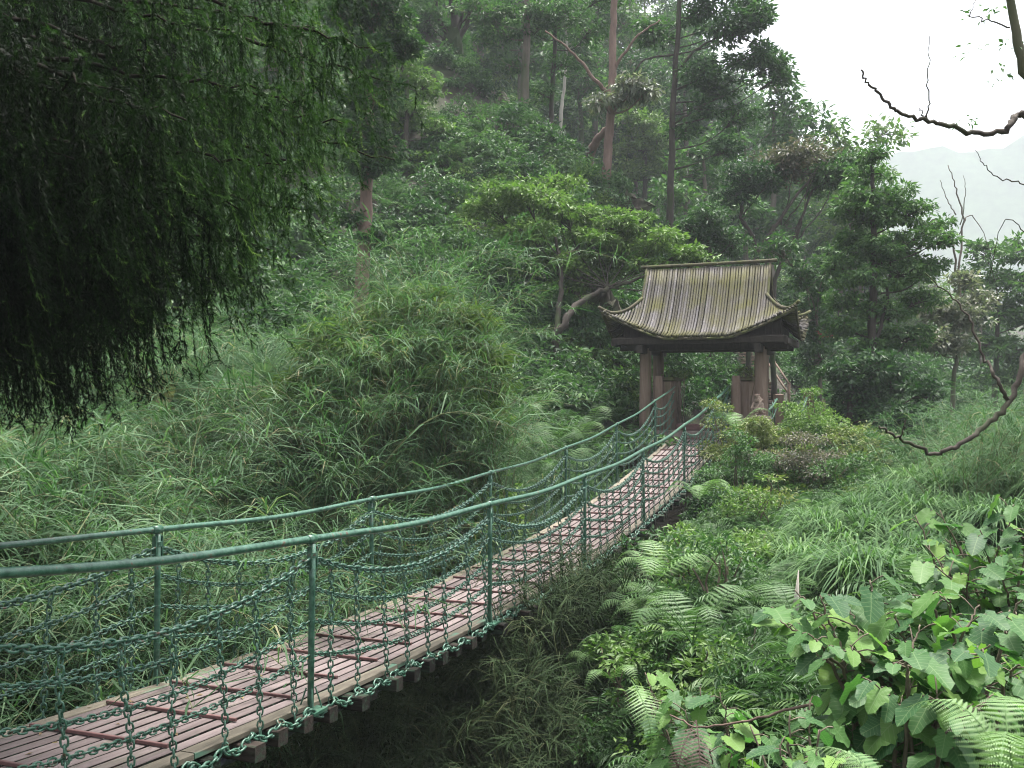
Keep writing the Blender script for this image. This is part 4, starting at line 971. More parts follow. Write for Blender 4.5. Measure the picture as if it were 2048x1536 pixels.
for (ex, ey, ed, br) in ends:  # low br paints backlit shade: left boughs get near-black needles
    e = P(ex, ey, ed)
    rise = RNG.uniform(0.5, 1.3)
    s = np.array([cb[0]+0.1, cb[1], e[2] + rise])
    bow = RNG.uniform(0.05, 0.35)
    mid1 = s*0.68 + e*0.32 + np.array([0, RNG.uniform(-0.3, 0.3), bow])
    mid2 = s*0.34 + e*0.66 + np.array([RNG.uniform(-0.1, 0.1), RNG.uniform(-0.25, 0.25), bow*0.8])
    mid3 = s*0.12 + e*0.88 + np.array([0, RNG.uniform(-0.1, 0.1), bow*0.25])
    lp = smooth_path([s, mid1, mid2, mid3, e], 9, 0.014)
    mb = MB(); tube(mb, lp, np.linspace(0.026, 0.004, len(lp)), 6)
    fm = MB()
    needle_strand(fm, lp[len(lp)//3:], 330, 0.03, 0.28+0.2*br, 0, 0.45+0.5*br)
    for i in range(6, len(lp)):
        p = lp[i]; frac = i/(len(lp)-1)
        for q in range(4 if br < 0.3 else 2):
            off = RNG.normal(0, 1, 3)*np.array([0.06, 0.16, 0.05])
            st = p + off
            pxs = CX + st[0]/st[1]*F
            if pxs < -260: continue
            zlim = (HY - (np.interp(pxs, BX, BY) + (RNG.uniform(-190, 15) if RNG.uniform() < 0.6 else RNG.uniform(-40, 20))))/F*st[1]
            ln = min(RNG.uniform(0.25, 1.0)*(1.1-0.62*frac*br), max(0.0, st[2]-zlim))
            if ln < 0.10: continue
            sw = np.array([RNG.uniform(0.0, 0.34)*(0.4+br), RNG.uniform(-0.1, 0.1), 0])
            path = smooth_path([p, st + [0.03, 0, -0.02*ln], st + sw*0.35*ln + [0, 0, -0.5*ln], st + sw*1.0*ln + [0, 0, -0.95*ln], st + sw*1.3*ln + [0.06*ln, 0, -1.02*ln]], 3)
            fv = RNG.uniform(-0.12, 0.14)
            bright = RNG.uniform() < 0.02 + 0.9*br**1.5*frac
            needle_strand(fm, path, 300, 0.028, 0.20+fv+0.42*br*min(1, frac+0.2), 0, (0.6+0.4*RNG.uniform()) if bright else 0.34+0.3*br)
            for w in range(int(ln/(0.085 if br < 0.3 else 0.055))):
                u = RNG.uniform(0.08, 0.92); a = path[int(u*(len(path)-1))]
                dv = np.array([RNG.normal(0.12+0.15*br, 0.55), RNG.normal(0, 0.55), -RNG.uniform(0.5, 1.0)]); dv = unit(dv)*RNG.uniform(0.07, 0.15)*(1.15-0.6*u)
                sp = smooth_path([a, a+dv*0.5+[0, 0, 0.012], a+dv], 2)
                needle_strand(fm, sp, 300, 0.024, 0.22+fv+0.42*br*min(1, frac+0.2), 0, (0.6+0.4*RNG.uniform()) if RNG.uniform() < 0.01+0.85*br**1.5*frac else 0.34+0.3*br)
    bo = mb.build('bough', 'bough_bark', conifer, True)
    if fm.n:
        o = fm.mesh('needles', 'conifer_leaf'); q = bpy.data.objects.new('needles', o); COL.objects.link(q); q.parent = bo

# ------------------------------------------------------------------ scattered undergrowth (instances of small plants)
ASSETS = {}
def asset(name, mb, mat):
    o = bpy.data.objects.new(name, mb.mesh(name, mat)); ASSETS.setdefault(name.split('-')[0], []).append(o); return o
def shrub_mesh(n, r, leaf, tpl, flat=0.75, nc=14):
    mb = MB()
    for q in range(nc):
        dv = rand_dir(1)[0]; dv[2] = abs(dv[2])
        clump_leaves(mb, dv*np.array([r, r, r*flat])*RNG.uniform(0.4, 0.95)+[0, 0, 0.12], 0.36*r, n//nc, tpl, leaf, (RNG.uniform(0.05, 0.35), RNG.uniform(0.55, 0.95)), 0.5, 0.35)
    return mb
def frond_pts(ln, arch, n=14):
    u = np.linspace(0, 1, n)
    return np.stack([u*0, ln*np.sin(u*arch)/max(arch, 1e-3)*1.0, ln*(0.45*u + 0.35*np.sin(u*math.pi*0.75) - 0.62*u*u)], 1)
def frond(mb, ln=1.0, arch=0.9, pairs=22, width=0.20, detail=0, var=0.5, mat=0, tf=None, pts=None):
    """one fern frond growing along +y from the origin"""
    p = frond_pts(ln, arch, 24) if pts is None else pts
    if tf is not None: p = p @ tf[0].T + tf[1]
    tube(mb, p[::2] if len(p) > 12 else p, np.linspace(0.006, 0.002, len(p[::2]) if len(p) > 12 else len(p)), 4, var*0.6, mat)
    k = len(p); u = np.linspace(0.10, 0.985, pairs)
    pos = np.stack([np.interp(u*(k-1), np.arange(k), p[:, i]) for i in range(3)], 1)
    d = unit(np.stack([np.interp(np.minimum(u*(k-1)+0.4, k-1), np.arange(k), p[:, i])-np.interp(u*(k-1)-0.4, np.arange(k), p[:, i]) for i in range(3)], 1))
    up = np.array([0, 0, 1.0]) if tf is None else tf[0] @ np.array([0, 0, 1.0])
    side = unit(np.cross(d, np.broadcast_to(up, d.shape))); nrm = np.cross(side, d)
    w = width*np.minimum(1.0, 0.45+2.2*u)*(1-u**2.2)**0.8 + 0.01
    for sg in (-1, 1):
        dirn = unit(side*sg + d*0.28 - nrm*0.16 + RNG.normal(0, 0.04, d.shape))
        if not detail:
            stamp(mb, NARROW, pos, dirn, nrm, w, var+RNG.uniform(-0.15, 0.15, pairs), mat)
        else:                                          # cut pinnae: little lobes on both sides of each pinna
            for j in range(pairs):
                nl = max(3, int(w[j]/0.011)); uu = (np.arange(nl)+0.3)/nl
                ppos = pos[j] + dirn[j]*(w[j]*uu)[:, None] - nrm[j]*(0.10*w[j]*uu**2)[:, None]
                s2 = np.cross(dirn[j], nrm[j])
                lob = 0.0125*(1-uu**1.6)**0.7*min(1, w[j]/0.12)+0.003
                for s3 in (-1, 1):
                    stamp(mb, (np.array([[0,-0.34,0],[0.42,0,0],[0,1,-0.08],[-0.42,0,0]]), np.array([[0,1,2],[0,2,3]])), ppos, np.broadcast_to(s2*s3+dirn[j]*0.35, ppos.shape), np.broadcast_to(nrm[j], ppos.shape), lob, var+RNG.uniform(-0.12, 0.12, nl), mat)
def rotz(a): c, s = math.cos(a), math.sin(a); return np.array([[c,-s,0],[s,c,0],[0,0,1.0]])
def fern_mesh(n=8, ln=0.7, pairs=15, mat=0):
    mb = MB()
    for q in range(n):
        a = 2*math.pi*q/n + RNG.uniform(-0.3, 0.3)
        frond(mb, ln*RNG.uniform(0.7, 1.15), RNG.uniform(0.7, 1.2), pairs, ln*0.22, 0, RNG.uniform(0.3, 0.75), mat, (rotz(a), np.zeros(3)))
    return mb
def reed_mesh(stems, h, leaf, spread=0.55, per=34):
    mb = MB()
    for q in range(stems):
        a = RNG.uniform(0, 6.28); lean = RNG.uniform(0.1, 0.9)*spread; hh = h*RNG.uniform(0.6, 1.1)
        b = np.array([RNG.normal(0, 0.16), RNG.normal(0, 0.16), 0]); dx = np.array([math.cos(a), math.sin(a), 0])
        pts = smooth_path([b, b+dx*lean*0.25*hh+UP*0.5*hh, b+dx*lean*0.7*hh+UP*0.85*hh, b+dx*lean*1.15*hh+UP*(1.0-0.25*lean)*hh], 4)
        tube(mb, pts, np.linspace(0.007, 0.002, len(pts)), 4, 0.75)
        k = len(pts); u = RNG.uniform(0.22, 1.0, per)
        pos = np.stack([np.interp(u*(k-1), np.arange(k), pts[:, i]) for i in range(3)], 1)
        az = a + RNG.normal(0, 1.3, per)
        d = unit(np.stack([np.cos(az), np.sin(az), RNG.uniform(-0.5, 0.75, per)], 1))
        stamp(mb, BLADE, pos, d, np.broadcast_to(UP, d.shape)+RNG.normal(0, 0.25, d.shape), leaf*RNG.uniform(0.6, 1.25, per), np.where(RNG.uniform(size=per) < 0.02, 1.0, RNG.uniform(0.1, 0.75, per)))
    return mb
def tuft_mesh(n, ln, wscale=1.0):
    """fountain of long arching blades"""
    mb = MB()
    for q in range(n):
        a = RNG.uniform(0, 6.28); L_ = ln*RNG.uniform(0.6, 1.15); out = RNG.uniform(0.35, 1.0)
        dx = np.array([math.cos(a), math.sin(a), 0]); sd_ = np.array([-dx[1], dx[0], 0]); b = np.array([RNG.normal(0, 0.10), RNG.normal(0, 0.10), 0])
        u = np.array([0, 0.3, 0.6, 0.82, 1.0]); r = L_*out*u**1.3*0.8; z = L_*(1.15*u - (0.55+0.65*out)*u*u)
        w = 0.0075*wscale*np.array([0.8, 1, 0.9, 0.6, 0.02])
        c = b + r[:, None]*dx + z[:, None]*UP
        V = np.concatenate([c - w[:, None]*sd_, c + w[:, None]*sd_])
        f = np.array([[i, i+5, i+6, i+1] for i in range(4)])
        mb.add(V, f, float(RNG.uniform(0.1, 0.9)))
    return mb

for i in range(3): asset('darkshrub-%d' % i, shrub_mesh(330, 0.62, 0.13, LEAF), 'leaf_dark')
for i in range(3): asset('midshrub-%d' % i, shrub_mesh(330, 0.58, 0.12, LEAF), 'leaf_mid')
for i in range(2): asset('lightshrub-%d' % i, shrub_mesh(300, 0.5, 0.12, LEAF), 'leaf_light')
for i in range(3): asset('bankshrub-%d' % i, shrub_mesh(620, 0.42, 0.06, LEAF), 'leaf_mid')
for i in range(2): asset('yellowshrub-%d' % i, shrub_mesh(420, 0.42, 0.07, LEAF), 'leaf_yellow')
for i in range(3): asset('fern-%d' % i, fern_mesh(8, 0.75, 16), 'fern_leaf')
for i in range(3): asset('reed-%d' % i, reed_mesh(13, 1.5, 0.24), 'reed_leaf')
for i in range(3): asset('shadereed-%d' % i, reed_mesh(15, 1.3, 0.24), 'reed_gully_shade')
for i in range(2): asset('tuft-%d' % i, tuft_mesh(170, 0.95), 'grass_leaf')

def scatter(name, label, kinds, pts, zoff, smin, smax, tilt=0.25, slope=0.0):
    """one 'stuff' object whose points carry plants"""
    col = bpy.data.collections.new(name + '_plants'); objs = [o for k in kinds for o in ASSETS[k]]
    for o in objs: col.objects.link(o)
    objs = sorted(objs, key=lambda o: o.name)
    pts = np.asarray(pts, float); n = len(pts)
    z = ground_z(pts) + zoff
    me = bpy.data.meshes.new(name)
    me.vertices.add(n); me.vertices.foreach_set('co', np.column_stack([pts[:, :2], z]).ravel().astype(np.float32))
    a = me.attributes.new('rot', 'FLOAT_VECTOR', 'POINT'); a.data.foreach_set('vector', np.column_stack([RNG.normal(0, tilt, n), RNG.normal(0, tilt, n), RNG.uniform(0, 6.28, n)]).ravel().astype(np.float32))
    a = me.attributes.new('siz', 'FLOAT', 'POINT'); a.data.foreach_set('value', RNG.uniform(smin, smax, n).astype(np.float32))
    a = me.attributes.new('pick', 'INT', 'POINT'); a.data.foreach_set('value', RNG.integers(0, len(objs), n).astype(np.int32))
    o = bpy.data.objects.new(name, me); COL.objects.link(o)
    ng = bpy.data.node_groups.new(name, 'GeometryNodeTree')
    ng.interface.new_socket('Geometry', in_out='INPUT', socket_type='NodeSocketGeometry')
    ng.interface.new_socket('Geometry', in_out='OUTPUT', socket_type='NodeSocketGeometry')
    gi = ng.nodes.new('NodeGroupInput'); go = ng.nodes.new('NodeGroupOutput')
    ip = ng.nodes.new('GeometryNodeInstanceOnPoints'); ci = ng.nodes.new('GeometryNodeCollectionInfo')
    ci.inputs['Collection'].default_value = col; ci.inputs['Separate Children'].default_value = True; ci.inputs['Reset Children'].default_value = True
    def na(nm, ty):
        q = ng.nodes.new('GeometryNodeInputNamedAttribute'); q.data_type = ty; q.inputs['Name'].default_value = nm; return q.outputs['Attribute']
    ng.links.new(gi.outputs[0], ip.inputs['Points']); ng.links.new(ci.outputs[0], ip.inputs['Instance'])
    ip.inputs['Pick Instance'].default_value = True
    ng.links.new(na('pick', 'INT'), ip.inputs['Instance Index']); ng.links.new(na('rot', 'FLOAT_VECTOR'), ip.inputs['Rotation']); ng.links.new(na('siz', 'FLOAT'), ip.inputs['Scale'])
    ng.links.new(ip.outputs[0], go.inputs[0])
    md = o.modifiers.new('plants', 'NODES'); md.node_group = ng
    return tag(o, label, kind='stuff')

def inside_clear(x, y):
    """True where plants must stay out: deck, pavilion, path, camera"""
    s = (x-C0[0])*U[0] + (y-C0[1])*U[1]; w = (x-C0[0])*NR[0] + (y-C0[1])*NR[1]
    pav_ = ((np.abs(w) < 1.95) & (s > 17.4) & (s < 20.4)) | ((np.abs(w) < 0.7) & (s > 17) & (s < 20.8))
    deckhi = (np.abs(w) < 0.95) & (s > 12.5) & (s < 18)
    near = (np.hypot(x, y) < 1.7)
    return pav_ | deckhi | near
def pick_area(n, px0, px1, d0, d1, cond=None, power=1.0):
    out = np.empty((0, 2))
    while len(out) < n:
        d = (RNG.uniform(d0**(power+1), d1**(power+1), n*2))**(1/(power+1)); px = RNG.uniform(px0, px1, n*2)
        x = (px-CX)/F*d; y = d; ok = ~inside_clear(x, y)
        if cond is not None: ok &= cond(px, d, x, y)
        out = np.vstack([out, np.column_stack([x, y])[ok]])
    return out[:n]

crag = (lambda px, d, x, y: ~((px > 830) & (px < 1030) & (d > 38.5) & (d < 48.5) & (RNG.uniform(size=len(px)) < 0.7)))
hill = pick_area(5400, -350, 1330, 20, 58, crag)
sel = RNG.uniform(size=len(hill))
scatter('hillside_shrubs', 'dense dark green shrubs cloaking the steep hillside', ['darkshrub', 'midshrub'], hill[sel < 0.72], -0.05, 0.5, 1.75, 0.4)
scatter('hillside_ferns', 'arching ferns growing between the hillside shrubs', ['fern'], hill[(sel >= 0.72)], 0.05, 0.8, 1.6, 0.4)
ll = pick_area(420, 900, 1300, 26, 46, lambda px, d, x, y: ~((px < 1050) & (d > 37)))
scatter('crest_shrubs', 'light green shrubs along the spur crest', ['lightshrub'], ll, 0.0, 0.6, 1.2, 0.3)
back = pick_area(2600, 1330, 2350, 27, 62, lambda px, d, x, y: ~((px > 1485) & (px < 1585) & (d < 43)))
scatter('valley_shrubs', 'dark shrubs under the valley trees', ['darkshrub', 'midshrub'], back, -0.05, 0.8, 1.6, 0.3)
far = pick_area(3500, 850, 2300, 52, 150)
scatter('far_slope_shrubs', 'misty undergrowth on the far slope', ['darkshrub', 'midshrub', 'lightshrub'], far, 0.0, 1.6, 3.6, 0.3)
bank = pick_area(3600, 900, 2400, 3.0, 21, lambda px, d, x, y: ((x-C0[0])*NR[0] + (y-C0[1])*NR[1]) > 0.75, 0.6)
sb_ = RNG.uniform(size=len(bank))
scatter('bank_shrubs', 'leafy undergrowth covering the near bank', ['bankshrub'], bank[sb_ < 0.62], -0.08, 0.6, 1.15, 0.35)
scatter('bank_ferns', 'low ferns mixed into the bank undergrowth', ['fern'], bank[(sb_ >= 0.62)], 0.02, 0.6, 1.1, 0.35)
wl = lambda x, y: (x-C0[0])*NR[0] + (y-C0[1])*NR[1]
gul = pick_area(1100, -500, 1200, 5.0, 22, lambda px, d, x, y: wl(x, y) < -1.15, 0.7)
scatter('gully_reeds', 'tangled low reed grass filling the gully beyond the bridge', ['reed'], gul, -0.1, 0.55, 0.95, 0.3)
scatter('thicket_shrubs', 'scattered leafy weeds among the reeds beyond the bridge', ['midshrub', 'yellowshrub', 'fern'], pick_area(170, -300, 1050, 8.5, 20, lambda px, d, x, y: wl(x, y) < -1.4, 0.7), 0.25, 0.6, 1.1, 0.35)
asset('deadreed-0', reed_mesh(9, 1.5, 0.30, 0.6, 16), 'litter'); asset('palereed-0', reed_mesh(10, 1.7, 0.46, 0.7, 20), 'reed_pale')
th = pick_area(150, -300, 1050, 8.5, 19, lambda px, d, x, y: wl(x, y) < -1.5, 0.7)
scatter('dead_reeds', 'dry brown stalks standing among the green reeds', ['deadreed'], th[:80], 0.25, 0.6, 1.15, 0.25)
scatter('pale_reeds', 'silvery broad-bladed reeds dotted through the thicket', ['palereed'], th[80:], 0.1, 0.7, 1.1, 0.2)
bm_ = pick_area(170, 1410, 1760, 16.8, 21.6)
scatter('bank_mound_plants', 'low yellowish plants knitting the bank mound together', ['yellowshrub', 'bankshrub'], bm_, 0.05, 0.8, 1.4, 0.3)
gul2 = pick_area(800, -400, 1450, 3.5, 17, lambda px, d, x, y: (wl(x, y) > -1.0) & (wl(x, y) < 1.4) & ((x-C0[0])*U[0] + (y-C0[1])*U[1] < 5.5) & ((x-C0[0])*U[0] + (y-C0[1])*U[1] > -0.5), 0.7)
scatter('gully_brush', 'withered brush under the bridge with the gully shade coloured into its reeds', ['shadereed', 'fern'], gul2, -0.05, 0.7, 1.35, 0.35)

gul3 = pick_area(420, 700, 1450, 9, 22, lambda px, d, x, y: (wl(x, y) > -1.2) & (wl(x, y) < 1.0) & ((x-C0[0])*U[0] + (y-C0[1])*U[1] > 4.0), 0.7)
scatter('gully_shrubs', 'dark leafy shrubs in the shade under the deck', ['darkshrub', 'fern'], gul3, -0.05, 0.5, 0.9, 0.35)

# ------------------------------------------------------------------ single plants one can tell apart
def plant_thing(name, label, cat, group, parts):
    """parts: (part name, mesh data)"""
    t = thing(name, (0, 0, 0), label, cat, group)
    for nm, me in parts:
        o = bpy.data.objects.new(nm, me); COL.objects.link(o); o.parent = t
    return t
# tall reeds beyond the bridge
def reed_parts(stems, h, leaf, spread):
    st, lf = MB(), MB()
    for q in range(stems):
        a = RNG.uniform(0, 6.28); lean = RNG.uniform(0.1, 1.0)*spread; hh = h*RNG.uniform(0.65, 1.1)
        b = np.array([RNG.normal(0, 0.2), RNG.normal(0, 0.2), -0.1]); dx = np.array([math.cos(a), math.sin(a), 0])
        pts = smooth_path([b, b+dx*lean*0.22*hh+UP*0.5*hh, b+dx*lean*0.65*hh+UP*0.85*hh, b+dx*lean*1.15*hh+UP*(1.0-0.28*lean)*hh], 5)
        tube(st, pts, np.linspace(0.009, 0.002, len(pts)), 5, 0.5)
        k = len(pts); per = 48; u = RNG.uniform(0.2, 1.0, per)
        pos = np.stack([np.interp(u*(k-1), np.arange(k), pts[:, i]) for i in range(3)], 1)
        az = a + RNG.normal(0, 1.2, per); d = unit(np.stack([np.cos(az), np.sin(az), RNG.uniform(-0.45, 0.8, per)], 1))
        stamp(lf, BLADE, pos, d, np.broadcast_to(UP, d.shape)+RNG.normal(0, 0.25, d.shape), leaf*RNG.uniform(0.6, 1.3, per), np.where(RNG.uniform(size=per) < 0.02, 1.0, RNG.uniform(0.10, 0.80, per)))
    return [('stems', st.mesh('stems', 'stem_green')), ('leaves', lf.mesh('leaves', 'reed_leaf'))]
G_REED = 'tall reed clumps in the thicket beyond the bridge'
reeds = [plant_thing('reed_clump', 'tall arching reed clump in the thicket beyond the bridge', 'reeds', G_REED, reed_parts(17, 2.15, 0.36, 0.85)) for i in range(4)]
rp = pick_area(150, -150, 1060, 8.6, 18.5, lambda px, d, x, y: (((x-C0[0])*NR[0] + (y-C0[1])*NR[1]) < -1.5), 0.8)
for i, (x, y) in enumerate(rp):
    w_ = wl(x, y); px_ = CX + x/y*F
    lab = 'tall reed clump standing right against the far handrail' if w_ > -2.6 else 'tall reed clump at the foot of the vine-covered mound' if px_ > 600 else 'tall reed clump around the small fan palm' if y > 13 else 'tall arching reed clump in the open thicket beyond the bridge'
    sc1 = RNG.uniform(0.7, 1.5)*(0.62 if px_ > 580 and y > 13.5 else 1.0)
    if i < 4: o = reeds[i]; o.location = (x, y, gz(x, y)); o.rotation_euler.z = RNG.uniform(0, 6.28); o['label'] = lab
    else: copy_tree(reeds[i % 4], (x, y, gz(x, y)), RNG.uniform(0, 6.28), sc1, lab)
# reeds with plumes on the crown of the mound
for i, (px, d, s) in enumerate([(800,16.6,0.95),(850,17.0,1.2),(900,16.8,1.35),(950,17.2,1.1),(770,16.2,0.8),(690,15.5,0.75),(1000,17.0,0.9)]):
    x, y = xyd(px, d); copy_tree(reeds[i % 4], (x, y, gz(x, y)+0.75), i*1.1, s, 'tall reed clump sprouting above the vine-covered mound')
mnd = pick_area(260, 600, 1000, 14.2, 18.6)
scatter('mound_vines', 'tangle of leafy vines clothing the mound', ['yellowshrub', 'lightshrub'], mnd, 0.0, 0.7, 1.2, 0.35)
for i, (px, d, zo, s_) in enumerate([(620,14.2,0.3,1.1),(680,14.0,0.4,1.15),(740,14.3,0.5,1.2),(800,14.5,0.7,1.15),(860,14.6,0.7,1.2),(915,14.8,0.6,1.1),(960,15.2,0.4,1.1),(780,15.0,1.0,1.05),(890,15.4,1.2,1.1),(840,15.6,1.5,1.0),(700,15.0,0.9,1.0),(930,16.2,1.3,1.05)]):
    x, y = xyd(px, d); copy_tree(reeds[(i+1) % 4], (x, y, gz(x, y)+zo*0.6), i*2.3, s_, 'arching reed clump drooping over the face of the mound')
for px, py, h in ((835,520,0.5),(880,510,0.55)):
    p = P(px, py, 16.6); t = thing('cane', (p[0], p[1], gz(p[0], p[1])), 'single tall cane with paired pale leaves rising from the mound', 'cane', 'tall canes on the mound')
    st = MB(); b = np.array([p[0], p[1], gz(p[0], p[1])]); tube(st, smooth_path([b, (b+p)/2+[0.05, 0, 0], p], 6), np.linspace(0.014, 0.004, 13), 5); st.build('stem', 'stem_green', t)
    lf = MB(); n = 14; u = np.linspace(0.62, 1.0, n); pos = b+(p-b)*u[:, None]; sg = np.where(np.arange(n) % 2, 1, -1)
    stamp(lf, BLADE, pos, np.column_stack([sg*0.8, RNG.normal(0, 0.3, n), np.full(n, 0.75)]), np.broadcast_to(UP, (n, 3)), 0.26, 0.8); lf.build('leaves', 'reed_leaf', t)

# vine-covered bushes that make the mound
def bush(name, label, c, r, n, leaf, lm, cat='bush', group=None, tpl=LEAF, nc=26, flat=0.5, var=(0.15, 0.85), droop=0.35):
    c = np.asarray(c, float); r = np.asarray(r, float)
    b = np.array([c[0], c[1], gz(c[0], c[1])]); t = thing(name, b, label, cat, group)
    st, lf = MB(), MB()
    for q in range(nc):
        dv = rand_dir(1)[0]; dv[2] = dv[2] if dv[2] > 0 or RNG.uniform() < 0.75 else -dv[2]; cc = c + dv*r*(RNG.uniform(0.45, 0.95) if q % 4 else RNG.uniform(0.9, 1.25))
        if q % 2 == 0: tube(st, smooth_path([b+RNG.normal(0, 0.08, 3)*[1, 1, 0], b*0.4+cc*0.6+RNG.normal(0, 0.08, 3), cc], 4), np.linspace(0.018, 0.005, 9), 5)
        clump_leaves(lf, cc, (0.30 if q % 4 else 0.2)*float(np.mean(r))+0.06, n//nc, tpl, leaf, (var[0]+RNG.uniform(-0.15, 0.15), var[1]+RNG.uniform(-0.15, 0.1)), flat, droop)
    st.build('stems', 'twig', t); lf.build('foliage', lm, t); return t
G_M = 'bushes forming the mound beyond the bridge'
for px, py, d, rx, ry, n, lm, lab in [
    (705,765,15.4,120,100,7500,'bamboo_leaf','yellow-green bush on the shoulder of the mound below the pinkish trunk'),
    (825,690,16.2,135,105,8500,'bamboo_leaf','bright vine-covered bush at the top of the mound'),
    (925,770,15.7,95,140,7500,'bamboo_leaf','green bush hanging down the flank of the mound toward the hillside'),
    (640,820,15.0,80,80,3600,'bamboo_leaf','low yellow-green bush between the palm and the mound'),
    (860,900,15.3,90,90,3600,'leaf_russet','brownish withered bush in the hollow under the mound'),
    (960,890,16.0,50,100,2800,'leaf_mid','dark green bush at the edge of the mound beside the handrail')]:
    c = P(px, py, d); bush('bush', lab, c, (rx/F*d, rx/F*d*0.9, ry/F*d), n, 0.20 if lm == 'bamboo_leaf' else 0.105, lm, group=G_M, nc=46, tpl=NARROW if lm in ('leaf_russet', 'bamboo_leaf') else LEAF, droop=0.75, flat=0.6)
G_B = 'bushes on the bank beside the pavilion'
for px, py, d, rx, ry, n, lm, lab in [
    (1465,878,20.5,84,70,4800,'leaf_yellow','yellow-green ferny bush spilling toward the deck end of the bridge'),
    (1548,900,20.4,90,50,4800,'leaf_yellow','rounded yellowish bush in front of the monkey stone'),
    (1625,868,20.8,86,80,4800,'leaf_light','pale green bush in front of the short rope-fence post'),
    (1695,915,19.8,72,66,3600,'leaf_yellow','yellowish bush at the outer end of the bank above the arching grass'),
    (1590,940,18.8,100,75,4400,'leaf_russet','brown-tinged bush in the middle of the bank below the pavilion'),
    (1480,950,18.6,84,72,4200,'leaf_mid','green leafy bush just below the deck end of the bridge'),
    (1668,985,18.0,80,66,3600,'leaf_mid','dark green bush directly above the arching grass'),
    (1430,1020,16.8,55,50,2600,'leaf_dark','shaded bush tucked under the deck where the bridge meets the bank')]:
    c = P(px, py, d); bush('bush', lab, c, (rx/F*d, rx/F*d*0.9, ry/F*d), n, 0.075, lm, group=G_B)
bush('pillar_plant', 'leafy plant growing over the cap of the fern-hung pillar', L(-0.75, 0.1, FLOOR+1.36), (0.30, 0.40, 0.16), 500, 0.07, 'leaf_light', 'plant')
bush('pillar_plant', 'mossy weed drooping over the cap of the pillar next to the monkey', L(0.98, -0.2, FLOOR+1.36), (0.22, 0.3, 0.18), 300, 0.07, 'leaf_yellow', 'plant')
G_L = 'light leafy bushes on the bank beside the bridge'
for px, d, lm, lab in [(1300,9.0,'leaf_light','bright small-leaved bush on the bank below the bright spreading fern'),(1365,8.2,'leaf_light','bright small-leaved bush above the broad arching fern'),(1420,9.6,'leaf_mid','mid green small-leaved bush left of the dead stalk'),(1330,11.2,'leaf_mid','mid green bush under the far half of the deck'),(1480,11.6,'leaf_light','light green bush between the deck end and the arching grass'),(1400,13.2,'leaf_mid','leafy bush below the yellowish fern at the bank edge'),(1500,14.6,'leaf_light','light bush under the brown-tinged bush on the bank'),(1520,8.6,'leaf_mid','mid green bush in front of the dead stalk'),(1460,7.2,'leaf_light','bright bush behind the ivy-leaved vine'),(1450,12.4,'leaf_mid','mid green bush below the shaded bush at the deck end'),(1540,12.6,'leaf_light','light bush hugging the edge of the arching grass'),(1440,15.2,'leaf_mid','leafy bush right under the green leafy bush by the deck end'),(1550,16,'leaf_yellow','yellowish bush under the dark green bush above the arching grass'),(1380,10.4,'leaf_light','light green bush a step above the bright spreading fern'),(1270,11.6,'leaf_dark','dark bush in the gully below the far half of the deck')]:
    x, y = xyd(px, d); bush('bush', lab, (x, y, gz(x, y)+0.45), (0.5, 0.48, 0.48), 1200, 0.075, lm, group=G_L, droop=0.05, flat=0.35, nc=22)
# arching grass on the right bank
def tuft_thing(label, group, n, ln, ws):
    return plant_thing('grass_tuft', label, 'grass', group, [('blades', tuft_mesh(n, ln, ws).mesh('blades', 'grass_leaf'))])
G_T = 'arching grass tufts on the right bank'
tufts = [tuft_thing('fountain-like tuft of long arching grass on the right bank', G_T, 330, 1.15, 1.1) for i in range(3)]
tp_ = [(1640,11.2),(1700,11.0),(1760,11.2),(1590,11.6),(1820,11.6),(1680,12.2),(1750,12.4),(1880,12.0),(1830,13),(1640,12.8),(1720,10.2),(1780,10.4),(1940,12.5),(2000,12),(1900,14),(1970,14.5),(2040,14),(2100,13),(1840,15.5),(1920,16.5),(2000,17),(2060,16),(1780,14.2),(1720,13.6)]
for i, (px, d) in enumerate(tp_):
    x, y = xyd(px, d)
    lo = (x, y, gz(x, y)+0.15 + (0.35 if d < 12.9 and px < 1850 else 0.15))
    if i < 3: tufts[i].location = lo
    else: copy_tree(tufts[i % 3], lo, RNG.uniform(0, 6.28), RNG.uniform(0.85, 1.25))
rr_ = pick_area(26, 1820, 2300, 12.5, 19)
for x, y in rr_: copy_tree(reeds[RNG.integers(0, 4)], (x, y, gz(x, y)), RNG.uniform(0, 6.28), RNG.uniform(0.6, 0.85), 'reed clump on the right bank among the arching grass')

# ferns: each frond is a part
FR = {}
for key, mat in (('mid', 'fern_leaf'), ('bright', 'fern_bright'), ('brown', 'fern_brown')):
    FR[key] = []
    for i in range(3):
        mb = MB(); frond(mb, 0.85, RNG.uniform(0.75, 1.15), 22, 0.18, 1, 0.55, 0); FR[key].append(mb.mesh('frond', mat))
def fern(label, loc, key, n, sc, tilt=(0.0, 0.0), group='ferns on the near bank', az=None):
    t = thing('fern', loc, label, 'fern', group)
    for q in range(n):
        o = bpy.data.objects.new('frond', FR[key][q % 3]); COL.objects.link(o); o.parent = t
        a = (2*math.pi*q/n + RNG.uniform(-0.35, 0.35)) if az is None else az[q]
        s = sc*RNG.uniform(0.75, 1.15); o.scale = (s, s, s)
        o.rotation_euler = (RNG.uniform(-0.15, 0.25)+tilt[0], RNG.uniform(-0.2, 0.2)+tilt[1], a)
    return t
def fern_px(px, py, d, key, n, sc, label, **k):
    p = P(px, py, d); fern(label, (p[0], p[1], max(p[2], gz(p[0], p[1])+0.02)), key, n, sc, **k)
